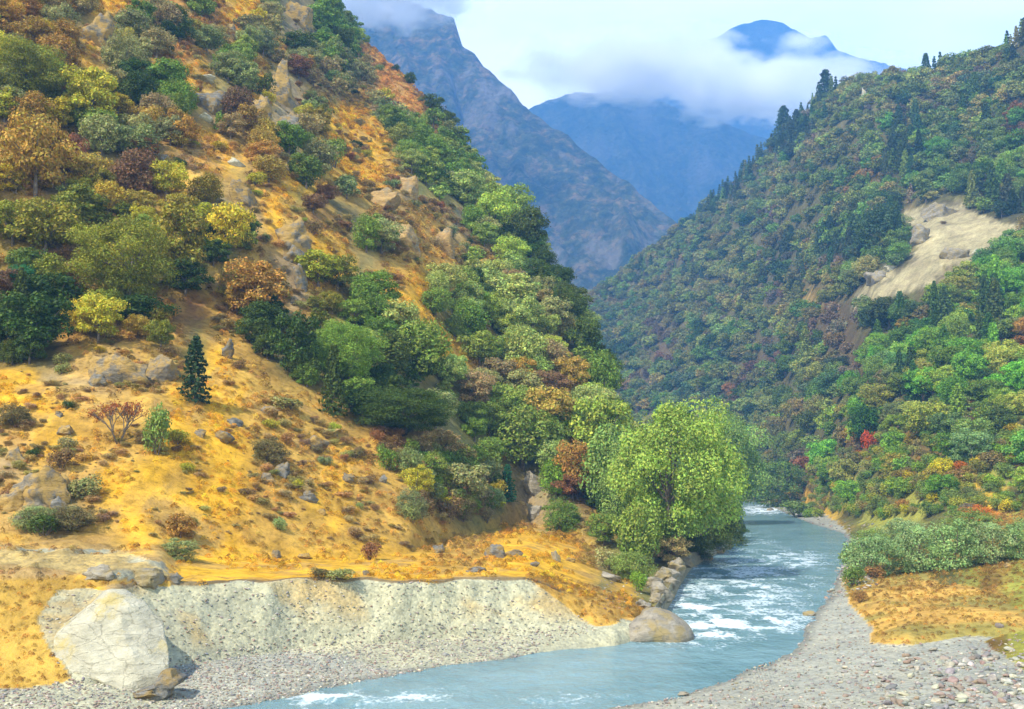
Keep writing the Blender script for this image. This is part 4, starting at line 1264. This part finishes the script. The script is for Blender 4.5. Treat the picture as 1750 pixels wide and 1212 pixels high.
PROTO = {}
def build_plant(d):
    lab, grp = d['label'], group_of(d)
    r = d['r']
    if d['kind'] == 'B':
        t = link('broadleaf_tree', None, label=lab, cat='tree', group=grp)
        if lab.startswith('round'): cm, tm = BIGSHRUBS[r % 3][0], CROWNS[r % 5][1]
        elif d['pw'] > 140: cm, tm = BIG[r % 3]
        elif d['pw'] > 44 or d.get('hero'): cm, tm = CROWNS[r % 5]
        else: cm, tm = FARC[r % 4], CROWNS[r % 5][1]
    elif d['kind'] == 'C':
        t = link('conifer_tree', None, label=lab, cat='conifer', group=grp)
        cm, tm = CONES[r % 3] if (d['pw'] > 24 or d.get('hero')) else (FARK[r % 2], CONES[r % 3][1])
    elif d['kind'] == 'T':
        t = link('bare_shrub', None, label=lab, cat='shrub')
        cm, tm = TWIG
    else:
        t = link('shrub', None, label=lab, cat='shrub', group=grp)
        cm, tm = BIGSHRUBS[r % 3] if d['pw'] > 60 else SHRUBS[r % 4]
    t.location = (d['x'], d['y'], d['z']); t.rotation_euler = (0, 0, d['rot']); t.scale = (d['w'], d['w'], d['h'])
    names = ('crown', 'trunk') if d['kind'] in 'BC' else ('foliage', 'stem')
    c = link(names[0], cm, t); c['tint'] = d['tint']
    link(names[1], tm, t)
    PROTO.setdefault(cm.name, c)
for d in solo: build_plant(d)

def scatter(name, protos, pts, scl, rot, tint, idx, tilt=None):
    """one object of kind stuff: instances of the given objects' meshes on points"""
    me = bpy.data.meshes.new(name)
    me.vertices.add(len(pts)); me.vertices.foreach_set('co', np.asarray(pts, np.float32).ravel())
    set_point_attr(me, 'scl', np.asarray(scl)); set_point_attr(me, 'tint', np.asarray(tint))
    rr = np.zeros((len(pts), 3)); rr[:, 2] = rot
    if tilt is not None: rr[:, :2] = tilt
    set_point_attr(me, 'rot', rr)
    a = me.attributes.new('idx', 'INT', 'POINT'); a.data.foreach_set('value', np.asarray(idx, np.int32))
    o = link(name, me, kind='stuff')
    g = bpy.data.node_groups.new(name + ' scatter', 'GeometryNodeTree')
    g.interface.new_socket('Geometry', in_out='INPUT', socket_type='NodeSocketGeometry')
    g.interface.new_socket('Geometry', in_out='OUTPUT', socket_type='NodeSocketGeometry')
    N = g.nodes; L = g.links
    gi, go = N.new('NodeGroupInput'), N.new('NodeGroupOutput')
    gti = N.new('GeometryNodeGeometryToInstance')
    for p in protos:
        oi = N.new('GeometryNodeObjectInfo'); oi.inputs['Object'].default_value = p; oi.transform_space = 'ORIGINAL'
        L.new(oi.outputs['Geometry'], gti.inputs[0])
    def at(nm, ty):
        n = N.new('GeometryNodeInputNamedAttribute'); n.data_type = ty; n.inputs['Name'].default_value = nm
        return n.outputs['Attribute']
    ip = N.new('GeometryNodeInstanceOnPoints')
    L.new(gi.outputs[0], ip.inputs['Points']); L.new(gti.outputs[0], ip.inputs['Instance'])
    ip.inputs['Pick Instance'].default_value = True
    L.new(at('idx', 'INT'), ip.inputs['Instance Index'])
    er = N.new('FunctionNodeEulerToRotation'); L.new(at('rot', 'FLOAT_VECTOR'), er.inputs[0])
    L.new(er.outputs[0], ip.inputs['Rotation']); L.new(at('scl', 'FLOAT_VECTOR'), ip.inputs['Scale'])
    L.new(ip.outputs[0], go.inputs[0])
    md = o.modifiers.new('scatter', 'NODES'); md.node_group = g
    return o
def scatter_veg(name, ds, protos):
    if not ds: return
    scatter(name, protos, [(d['x'], d['y'], d['z']) for d in ds], [(d['w'], d['w'], d['h']) for d in ds], [d['rot'] for d in ds],
            [d['tint'] for d in ds], [d['r'] % len(protos) for d in ds])
rest = [d for d in VEG if not d.get('solo')]
def protos_for(meshes): return [PROTO[m.name] for m in meshes if m.name in PROTO]
scatter_veg('broadleaf_woods', [d for d in rest if d['kind'] == 'B' and not (d['pw'] > 44)], protos_for(FARC))
scatter_veg('denser_broadleaf_woods', [d for d in rest if d['kind'] == 'B' and d['pw'] > 44], protos_for([c[0] for c in CROWNS]))
scatter_veg('conifer_woods', [d for d in rest if d['kind'] == 'C'], protos_for(FARK) or protos_for([c[0] for c in CONES]))
scatter_veg('scrub', [d for d in rest if d['kind'] == 'S'], protos_for([c[0] for c in SHRUBS]))
print('veg', len(VEG), 'solo', len(solo), {k: sum(1 for d in solo if d['kind'] == k) for k in 'BCST'})

# ------------------------------------------------------------------ rocks and boulders
def place_rock(u, v, wp, hp, material, seed, label, cat='rock', depth=.8, sink=.6, rot=0.0, name='rock', cuts=20, rough=.17, tilt=0.0):
    x, y, z = hit(u, v)
    m = y / F_PX
    w, h = wp * m, hp * m
    me = rock_mesh(name, seed, material, (w / 2 * 1.1, w / 2 * depth, h / 2 * (1 + sink) * 1.05), 4, cuts, rough)
    o = link(name, me, label=label, cat=cat, group=None)
    o.location = (x, y + w * depth * .25, z + h * (.5 - sink * .5)); o.rotation_euler = (tilt, 0, rot)
    return o
ROCKS = [
 (250,996,80,26,'S','low grey green ledge at the left end of the terrace above the boulder'),
 (170,990,60,20,'S','small grey ledge left of the low grey green ledge'),
 (1102,1040,34,14,'S','flat brown rock on the bank behind the whale backed rock'),
 (1122,1030,26,14,'S','rock at the water edge behind the whale backed rock'),
 (1150,1000,36,18,'S','pale cracked rock between the riverside rocks'),
 (1205,958,30,14,'L','shaded rock beneath the dark low boughed tree'),
 (1226,944,26,12,'L','wet rock where the dark low boughed tree meets the water'),
 (1172,965,30,16,'S','rounded rock in the shade under the great tree'),
 (162,76,76,62,'L','craggy grey brown rock outcrop in the upper left corner'),
 (205,40,24,24,'L','small crag right of the upper left outcrop'),
 (356,190,92,64,'G','dark crag with a black overhang among orange grass, upper left centre'),
 (372,178,40,26,'G','right shoulder block of the dark overhanging crag'),
 (335,134,66,14,'P','flat pale rock slab above the dark overhanging crag'),
 (352,208,32,18,'P','pale block below the dark overhanging crag'),
 (320,215,18,10,'G','small grey stone left below the dark overhanging crag'),
 (402,284,34,20,'P','small pale outcrop in golden grass'),
 (280,278,26,16,'G','grey rock beside the brown scrub left of the small pale outcrop'),
 (505,38,50,50,'L','topmost dark crag at the ridge woods'),
 (468,30,26,30,'L','narrow crag left of the topmost dark crag'),
 (395,65,24,36,'L','brown crag above the golden strip near the top'),
 (478,175,52,74,'L','upper block of the grey cliff band'),
 (487,238,54,66,'G','lower block of the grey cliff band'),
 (440,205,42,50,'L','left block of the grey cliff band'),
 (500,424,66,54,'L','top of the stepped rock column'),
 (498,450,42,28,'G','middle step of the rock column'),
 (512,495,32,46,'G','smooth grey slab at the foot of the rock column'),
 (505,520,18,16,'G','little grey stone below the smooth grey slab'),
 (412,350,66,46,'L','dark broken rock above the yellow topped tree'),
 (650,355,80,44,'O','orange stained rock face with dark hollows'),
 (700,335,44,50,'O','right block of the orange stained rock face'),
 (690,420,60,50,'O','ochre rock below the orange stained rock face'),
 (760,430,60,50,'O','ochre cliff block left of the spur woods'),
 (845,460,30,14,'P','small pale ledge under the upright pale tree'),
 (690,130,40,14,'L','low rock on the bare ridge grass'),
 (188,655,118,66,'L','overhanging boulder with black hollow under the mustard tree'),
 (186,630,30,26,'G','blue grey block set in the overhanging boulder'),
 (160,660,34,22,'G','grey block at the lower left of the overhanging boulder'),
 (268,652,66,56,'L','domed mossy rock right of the overhanging boulder'),
 (398,727,36,20,'G','flat blue grey boulder on the orange slope'),
 (380,754,42,20,'G','grey brown rock below the flat blue grey boulder'),
 (388,612,22,34,'G','narrow grey rock on the slope right of the lone conifer'),
 (455,708,44,14,'L','long low rock on the slope right of the flat blue grey boulder'),
 (340,745,24,14,'L','small brown stone left of the flat blue grey boulder'),
 (105,742,40,16,'L','long brown stone above the lower left outcrop'),
 (100,712,18,12,'G','dark stone near the bare branched shrub'),
 (62,868,104,66,'L','main rock of the lower left outcrop'),
 (22,872,60,46,'L','left shoulder of the lower left outcrop'),
 (98,838,44,34,'L','upper right knob of the lower left outcrop'),
 (20,790,50,28,'L','pale rock above the main rock of the lower left outcrop'),
 (100,873,34,22,'G','dark block at the right of the lower left outcrop'),
 (50,905,70,36,'L','lower rock of the lower left outcrop'),
 (480,812,30,24,'G','grey rock on the rocky hump of the tan slope'),
 (455,820,30,18,'L','brown rock left of the grey hump rock'),
 (522,856,34,18,'G','smooth blue grey stone below the rocky hump'),
 (515,840,36,20,'L','broken brown rock above the smooth blue grey stone'),
 (592,822,28,14,'G','grey stone on the tan slope right of the rocky hump'),
 (655,824,18,14,'G','small pale stone on the tan slope'),
 (560,745,50,16,'L','long brown rock across the upper tan slope'),
 (535,765,50,26,'L','dark rock below the long brown rock'),
 (550,880,18,10,'L','little rock low on the tan slope'),
 (520,955,26,12,'L','brown stone just above the terrace grass'),
 (470,953,22,12,'L','dark stone above the terrace, left of centre'),
 (918,842,60,42,'S','pinkish rock outcrop among the spur trees'),
 (912,886,28,32,'S','pinkish rock just above the orange fan'),
 (848,954,34,28,'G','blue grey rock at the left of the orange fan'),
 (880,952,40,12,'L','low rock right of the blue grey fan rock'),
 (950,958,20,16,'S','rounded stone on the orange fan'),
 (975,960,26,8,'L','flat dark stone on the orange fan'),
 (912,968,20,10,'G','grey stone at the lower edge of the orange fan'),
 (812,978,34,9,'G','flat stone on the terrace right of centre'),
 (625,983,14,9,'G','small stone on the bank edge right of the flat olive bush'),
 (750,945,22,16,'G','grey stone on the slope foot above the terrace'),
 (1040,990,40,14,'S','pale slab showing in the grass above the nose'),
 (298,996,30,22,'G','grey rock on the bank edge at the left end of the terrace'),
 (1138,992,52,24,'S','pale riverside rock beneath the great riverside tree'),
 (1128,1016,46,26,'S','sloping pale rock at the water beside the vivid bush'),
 (1115,1003,36,22,'S','brownish riverside rock against the bright bushes'),
 (1160,975,40,18,'S','low riverside rock in the shade of the great tree'),
 (1188,978,16,12,'S','small rock standing in the water by the great tree'),
 (1384,1054,22,10,'S','pale stone in the shallows of the right shore'),
 (1288,876,30,6,'S','flat rock in the rapids at the river bend'),
 (1318,878,14,12,'S','reddish rock at the far bank by the rapids'),
 (1724,970,16,10,'L','dark stone lying on the meadow'),
 (1083,1099,14,5,'S','small stone in the water off the nose'),
 (1575,415,50,30,'S','pale rock rib in the landslide scar'),
 (1640,440,44,26,'S','broken rock at the right of the landslide scar'),
 (1523,462,22,14,'P','white rock at the left edge of the landslide'),
 (1672,435,20,14,'P','white rock right of the landslide scar'),
 (1610,370,60,26,'S','rock band at the head of the landslide scar'),
 (1500,480,36,24,'S','yellowish rock at the neck of the landslide'),
 (1522,150,16,26,'P','pale cliff fragment under the right skyline'),
 (1478,180,14,30,'P','pale vertical cliff streak left under the right skyline'),
]
M_OCHRE = rock_material('ochre rock', (.22,.14,.06), (.52,.34,.12), (.30,.24,.14), 0.8, 0.55)
MM = {'L': M_LICHEN, 'G': M_GREY, 'P': M_PALE, 'S': M_SAND, 'O': M_OCHRE}
for i, (u, v, wp, hp, mt, lab) in enumerate(ROCKS):
    rr = random.Random(i)
    place_rock(u, v, wp, hp, MM[mt], 400 + i, lab, rot=rr.uniform(-.5, .5), tilt=rr.uniform(-.2, .2), cuts=rr.choice((12, 16, 22)), name='rock' if wp < 60 else 'rock_outcrop')

def outline_rock(name, pts, Y, depth, material, seed, label, lean=0.0, cuts=14, rough=.03, zc=None, front=.5):
    """a solid rock whose broad side has the given outline (photo pixels at distance Y)"""
    q = np.array([(float(ray(u, v)[0]) * Y, CAM_H + float(ray(u, v)[1]) * Y) for u, v in pts])
    c = q.mean(0) if zc is None else np.array(zc)
    d = q - c
    ang = np.arctan2(d[:, 1], d[:, 0]); rad = np.hypot(d[:, 0], d[:, 1])
    o = np.argsort(ang); ang, rad = ang[o], rad[o]
    ang = np.concatenate([ang - 2 * np.pi, ang, ang + 2 * np.pi]); rad = np.tile(rad, 3)
    p, f = ICO[5]; p = p.copy()
    rs = np.random.RandomState(seed)
    for k in range(cuts):
        n = rs.normal(size=3); n[1] *= 1.8; n /= np.linalg.norm(n)
        t = p @ n - rs.uniform(.62, .9)
        p = p - np.maximum(t, 0)[:, None] * n
    r2 = np.hypot(p[:, 0], p[:, 2]); a2 = np.arctan2(p[:, 2], p[:, 0])
    scale = np.interp(a2, ang, rad)
    full = np.maximum(r2, 1e-6)
    rr = r2 ** .72 * scale * 1.04
    px, pz = np.cos(a2) * rr, np.sin(a2) * rr
    py = p[:, 1] * depth
    nz = rough * (fbm(px * .9 + seed, pz * .9 + py * .7, seed, 5) + .8 * ridged(px * .5 + pz * .6, py * .5 + pz * .25, seed + 5, 4) - .5)
    py = py - np.sign(-py) * nz * depth * 4 + lean * pz
    V_ = np.stack([px * (1 + nz), py, pz * (1 + nz)], 1)
    o = link(name, mesh(name, V_, f, material, False), label=label, cat='boulder' if 'boulder' in name else 'rock')
    o.location = (c[0], Y + depth * front, c[1])
    return o
outline_rock('boulder', [(150,1022),(112,1040),(80,1062),(58,1084),(70,1112),(96,1142),(125,1172),(200,1190),(262,1180),(290,1156),(284,1122),(262,1090),(235,1058),(195,1030)], 60.3, 2.0, M_PALE, 31,
             'huge pale cream boulder leaning against the gravel bank, lower left', lean=.80, cuts=22, rough=.035)
outline_rock('rock', [(1046,1092),(1056,1074),(1074,1062),(1096,1052),(1114,1043),(1136,1045),(1160,1057),(1176,1070),(1183,1084),(1176,1100),(1130,1106),(1090,1106),(1050,1102)], 80.5, 3.0, M_SAND, 33,
             'smooth whale backed rock at the point where the bank meets the river', lean=.35, cuts=3, rough=.012, front=0.0)
outline_rock('rock', [(225,1184),(262,1176),(300,1156),(318,1160),(290,1180),(240,1194)], 57.5, 1.3, M_GREY, 35, 'low grey ledge with a dark crack at the foot of the pale boulder', lean=.1, rough=.03)
place_rock(248,1196,60,14,M_GREY,611,'flat grey stone at the water edge below the pale boulder', sink=.1)
place_rock(1168,1190,18,8,M_SAND,612,'small stone at the tip of the gravel bar', sink=.1)

# ------------------------------------------------------------------ stones of the gravel bar and bank
STONES = []
for k in range(6):
    p, f = ICO[2]
    rs = np.random.RandomState(700 + k); p = p.copy()
    for c in range(9):
        n = rs.normal(size=3); n /= np.linalg.norm(n)
        p -= np.maximum(p @ n - rs.uniform(.35, .7), 0)[:, None] * n
    STONES.append(mesh('stone', p * np.array((.68, .52, .36)), f, M_STONE))
p1_, f1_ = ICO[1]
PEB = [mesh('pebble', p1_ * np.array((.55, .42, .3)) * (1 + .25 * np.random.RandomState(710 + k).normal(size=(len(p1_), 1)) * .5), f1_, M_STONE) for k in range(3)]
STINT = [(.28,.25,.20), (.22,.215,.19), (.36,.33,.25), (.26,.19,.14), (.17,.17,.16), (.42,.39,.31), (.25,.19,.15)]
cand = []
rs = np.random.RandomState(77)
while len(cand) < 262:
    u = rs.uniform(1250, 1760); v = rs.uniform(1085, 1225)
    if rs.rand() > np.clip((u - 1380) / 260, .06, 1) * np.clip((v - 1090) / 50, .1, 1): continue
    x, y = onplane(u, v, 1.1); x, y = float(x), float(y)
    if min([(x - a) ** 2 + (y - b) ** 2 for a, b, _ in cand] + [9]) < .18 ** 2: continue
    cand.append((x, y, rs.uniform(.20, .62) * (1 if u > 1500 else .6)))
for x, y, w in cand:
    if poly_dist(np.array([x]), np.array([y]), WATER)[0] < .3: continue
    o = link('stone', STONES[rs.randint(6)], gravel_bar)
    o.location = (x, y, height1(x, y) + w * .10)
    o.rotation_euler = (rs.uniform(-.3, .3), rs.uniform(-.3, .3), rs.uniform(0, 6.3)); o.scale = (w, w, w * rs.uniform(.7, 1.2))
    o['tint'] = vary(STINT[rs.randint(7)], rs, .15)
pebble_protos = []
for k in range(3):
    o = link('stone', PEB[k], gravel_bank); 
    u, v = [(520,1150),(760,1120),(900,1104)][k]; x, y, z = hit(u, v)
    o.location = (x, y, z); o.scale = (.5, .5, .5); o['tint'] = STINT[k]; pebble_protos.append(o)
def pebbles(name, n, pu, pv, size, seed, zone):
    rs = np.random.RandomState(seed)
    s_, t_ = ray(rs.uniform(*pu, n), rs.uniform(*pv, n))
    Y = (0.8 - CAM_H) / t_; X = s_ * Y
    Z, I = height(X, Y, True)
    ok = zone(X, Y, Z, I)
    X, Y, Z = X[ok], Y[ok], Z[ok]; m = len(X)
    w = size[0] + (size[1] - size[0]) * rs.rand(m) ** 3
    T = np.array([vary(STINT[rs.randint(7)], rs, .18) for _ in range(m)])
    scatter(name, pebble_protos, np.stack([X, Y, Z + w * .12], 1), np.stack([w, w * rs.uniform(.7, 1, m), w * rs.uniform(.6, 1, m)], 1), rs.uniform(0, 6.3, m), T, rs.randint(0, 3, m), rs.uniform(-.4, .4, (m, 2)))
pebbles('bar_gravel', 9000, (1000, 1850), (1010, 1260), (.05, .26), 81, lambda X, Y, Z, I: (I['d'] > .1) & (I['md'] > -.2) & (X / Y > .08))
pebbles('far_shore_gravel', 1600, (1290, 1500), (866, 1010), (.25, .8), 82, lambda X, Y, Z, I: (I['d'] > -.3) & (I['d'] < 5) & (X / Y > .2))
def on_bank(X, Y, Z, I):
    return (I['d'] > -.2) & (Y < I['Ys'][1] + .3) & (X / Y < .12)
def bank_pebbles():
    rs = np.random.RandomState(83)
    n = 26000
    s_ = rs.uniform(float(ray(-60, 1100)[0]), float(ray(1062, 1075)[0]), n)
    q = rs.rand(n); fc = rs.rand(n) < .12
    toe = np.interp(s_, L_TOE[0], L_TOE[1]); top = np.interp(s_, L_TOP[0], L_TOP[1])
    Y = np.where(fc, toe + q * (top - toe), toe - 13 + q * 13.5); X = s_ * Y
    Z, I = height(X, Y, True)
    ok = (I['d'] > -.1)
    u, v = proj(X, Y, Z)
    ok &= poly_dist(u, v, LEFTGRASS) > 0
    ok &= poly_dist(u, v, NOSE) > 0
    X, Y, Z, q = X[ok], Y[ok], Z[ok], q[ok]; m = len(X)
    w = .05 + .22 * rs.rand(m) ** 3
    T = np.array([vary(STINT[rs.randint(7)], rs, .15) for _ in range(m)]) * 1.05
    scatter('bank_gravel', pebble_protos, np.stack([X, Y, Z + w * .05], 1), np.stack([w, w * .8, w * .7], 1), rs.uniform(0, 6.3, m), T, rs.randint(0, 3, m), rs.uniform(-.5, .5, (m, 2)))
bank_pebbles()

# ------------------------------------------------------------------ dry grass tussocks and low heath
tuss_protos = []
for k, (u, v, lab) in enumerate([(345,1000,'dry orange grass tussock hanging over the bank edge beside the grey edge rock'), (905,992,'dry grass tussock at the right corner of the bank edge'), (1492,1070,'dry grass tussock at the gravel corner of the meadow')]):
    t = link('grass_tussock', TUSS[k], label=lab, cat='grass', group='dry grass tussocks')
    x, y, z = hit(u, v); t.location = (x, y, z); t.scale = (.8, .8, .8); t['tint'] = (.62, .36, .06)
    tuss_protos.append(t)
def grass(name, xr, yr, n, size, seed, zone, tint_fn):
    rs = np.random.RandomState(seed)
    Y = yr[0] + (yr[1] - yr[0]) * rs.rand(n) ** .8; s_ = rs.uniform(xr[0], xr[1], n); X = s_ * Y
    Z, I = height(X, Y, True)
    ok = zone(X, Y, Z, I)
    X, Y, Z, = X[ok], Y[ok], Z[ok]
    left = np.ones(len(X), bool) * (name != 'meadow_grass')
    T = tint_fn(X, Y, Z, left); m = len(X)
    br = (rs.rand(m) < .30)[:, None]
    T = np.where(br, T * np.array((.62, .62, .8)), T) * rs.uniform(.5, 1.4, (m, 1)) * (1 + rs.uniform(-.12, .12, (m, 3)))
    w = rs.uniform(size[0], size[1], m) * np.clip(Y / 115, .7, 2.4)
    scatter(name, tuss_protos, np.stack([X, Y, Z - .02], 1), np.stack([w, w, w * rs.uniform(.8, 1.5, m)], 1), rs.uniform(0, 6.3, m), np.clip(T, .01, .9), rs.randint(0, 3, m))
def tl(X, Y, Z, left):
    a = ground_albedo(X, Y, Z, left) * 1.25
    return a
def zl_grass(X, Y, Z, I):
    c = cover(X, Y, Z, np.ones(X.shape, bool))
    dens_ = fbm(X / 3, Y / 3, 500, 3) > -.12
    return (I['zl'] >= I['zr']) & (I['zl'] >= I['zw']) & (Y > I['Ys'][1] - .2) & (Y < I['Ys'][4]) & np.isin(c, [0, 1, 2, 3, 4]) & dens_
grass('hillside_grass', (-.56, .15), (66, 400), 70000, (.35, .95), 91, zl_grass, tl)
NOSEW = lambda X, Y, Z, I: (I['zl'] >= I['zw']) & ((poly_dist(*proj(X, Y, Z), NOSE) < 2) | (poly_dist(*proj(X, Y, Z), LEFTGRASS) < 2)) & (I['zl'] > I['zr'])
grass('bank_side_grass', (-.56, .14), (54, 92), 9000, (.25, .6), 92, NOSEW, lambda X, Y, Z, l: np.tile(np.array((.58, .34, .07)), (len(X), 1)) * (1 + .35 * fbm(X / 3, Y / 3, 8, 3))[:, None])
grass('meadow_grass', (.26, .56), (66, 175), 9000, (.25, .6), 93, lambda X, Y, Z, I: I['md'] < -.2, lambda X, Y, Z, l: (np.array((.56,.35,.08)) * (1 + .4 * fbm(X / 9, Y / 9, 12, 3))[:, None]))
def heath():
    rs = np.random.RandomState(95)
    n = 46000
    Y = rs.uniform(82, 330, n); X = rs.uniform(-.56, .12, n) * Y
    Z, I = height(X, Y, True)
    c = cover(X, Y, Z, np.ones(n, bool))
    pr = np.select([c == 2, c == 1, c == 0, c == 10], [.7, .4, .10, .5], 0)
    cl = fbm(X / 6, Y / 6, 77, 3) - .15
    ok = (I['zl'] >= I['zr']) & (Y > I['Ys'][2] + .5) & (Y < I['Ys'][4]) & (rs.rand(n) < pr * np.clip(.55 + 3 * cl, .03, 1.5))
    X, Y, Z = X[ok], Y[ok], Z[ok]; m = len(X)
    pal = [(.42,.27,.10), (.50,.33,.10), (.34,.27,.08), (.40,.33,.10), (.46,.34,.14), (.30,.20,.09)]
    T = np.array([vary(pal[rs.randint(6)], rs, .2) for _ in range(m)])
    w = (.25 + 1.5 * rs.rand(m) ** 4) * np.clip(Y / 120, .8, 1.8)
    scatter('low_heath', protos_for([c_[0] for c_ in SHRUBS]), np.stack([X, Y, Z - .05], 1), np.stack([w * rs.uniform(.8, 1.5, m), w, w * rs.uniform(.4, .8, m)], 1), rs.uniform(0, 6.3, m), T, rs.randint(0, 4, m))
heath()

# ------------------------------------------------------------------ clouds on the peaks, then the air
def cloud_material():
    m = bpy.data.materials.new('cloud vapour'); m.use_nodes = True
    nt = m.node_tree; nt.nodes.clear(); N = nt.nodes; L = nt.links
    o = N.new('ShaderNodeOutputMaterial'); pv = N.new('ShaderNodeVolumePrincipled')
    pv.inputs['Color'].default_value = (1, 1, 1, 1)
    t = N.new('ShaderNodeTexCoord')
    ln = N.new('ShaderNodeVectorMath'); ln.operation = 'LENGTH'; L.new(t.outputs['Object'], ln.inputs[0])
    geo = N.new('ShaderNodeNewGeometry')
    n = N.new('ShaderNodeTexNoise'); n.inputs['Scale'].default_value = 0.013; n.inputs['Detail'].default_value = 5; n.inputs['Roughness'].default_value = .6
    mp_ = N.new('ShaderNodeMapping'); mp_.inputs['Scale'].default_value = (1, 1, 2.2); L.new(geo.outputs['Position'], mp_.inputs[0]); L.new(mp_.outputs[0], n.inputs['Vector'])
    a = N.new('ShaderNodeMath'); a.operation = 'MULTIPLY_ADD'; L.new(n.outputs[0], a.inputs[0]); a.inputs[1].default_value = 2.6; a.inputs[2].default_value = -0.35
    b = N.new('ShaderNodeMath'); b.operation = 'SUBTRACT'; L.new(a.outputs[0], b.inputs[0])
    k = N.new('ShaderNodeMath'); k.operation = 'MULTIPLY'; L.new(ln.outputs['Value'], k.inputs[0]); k.inputs[1].default_value = 1.35; L.new(k.outputs[0], b.inputs[1])
    c = N.new('ShaderNodeMapRange'); L.new(b.outputs[0], c.inputs[0]); c.inputs['From Min'].default_value = -.15; c.inputs['From Max'].default_value = .8
    oi = N.new('ShaderNodeAttribute'); oi.attribute_type = 'OBJECT'; oi.attribute_name = 'density'
    d = N.new('ShaderNodeMath'); d.operation = 'MULTIPLY'; L.new(c.outputs[0], d.inputs[0]); L.new(oi.outputs['Fac'], d.inputs[1])
    L.new(d.outputs[0], pv.inputs['Density']); L.new(pv.outputs[0], o.inputs['Volume'])
    return m
M_CLOUD = cloud_material()
CLOUD_ME = mesh('cloud', ICO[2][0] * 1.06, ICO[2][1], M_CLOUD, True)
def cloud(u, v, Y, ru, rv, thick, density, label):
    s, t = ray(u, v)
    o = link('cloud', CLOUD_ME, kind='stuff', label=label, cat='cloud')
    o.location = (float(s) * Y, Y, CAM_H + float(t) * Y)
    o.scale = (ru * Y / F_PX, thick, rv * Y / F_PX)
    o['density'] = density
cloud(640, -24, 1700, 240, 66, 170, .060, 'white cloud wrapped over the top of the misty blue mountain')
cloud(1090, 118, 1900, 250, 58, 160, .050, 'soft cloud bank resting on the crest of the remote blue ridge')
cloud(1300, 160, 1900, 190, 60, 150, .050, 'cloud deck trailing along the right of the remote ridge')
cloud(1345, 138, 2100, 300, 46, 130, .055, 'thick white cloud bank below the isolated cloudy peak')
cloud(1205, 74, 2100, 80, 32, 80, .040, 'wisp of cloud at the left shoulder of the isolated peak')
cloud(1372, 76, 2100, 80, 20, 50, .040, 'narrow wisp of cloud crossing the isolated peak')
S.cycles.volume_step_rate = 2.0
def haze():
    x0, x1, y0, y1, z0, z1 = -2850, 2850, -320, 4330, -3.4, 1800
    v = [(x, y, z) for z in (z0, z1) for x, y in ((x0, y0), (x1, y0), (x1, y1), (x0, y1))]
    f = [(3, 2, 1, 0), (4, 5, 6, 7), (0, 1, 5, 4), (1, 2, 6, 5), (2, 3, 7, 6), (3, 0, 4, 7)]
    m = bpy.data.materials.new('valley haze'); m.use_nodes = True
    nt = m.node_tree; nt.nodes.clear()
    o = nt.nodes.new('ShaderNodeOutputMaterial'); pv = nt.nodes.new('ShaderNodeVolumePrincipled')
    pv.inputs['Density'].default_value = HAZE_DENSITY
    pv.inputs['Color'].default_value = (*HAZE_COLOR, 1)
    pv.inputs['Anisotropy'].default_value = -0.25
    nt.links.new(pv.outputs[0], o.inputs['Volume'])
    link('haze', mesh('haze', v, f, m), kind='stuff')
haze()
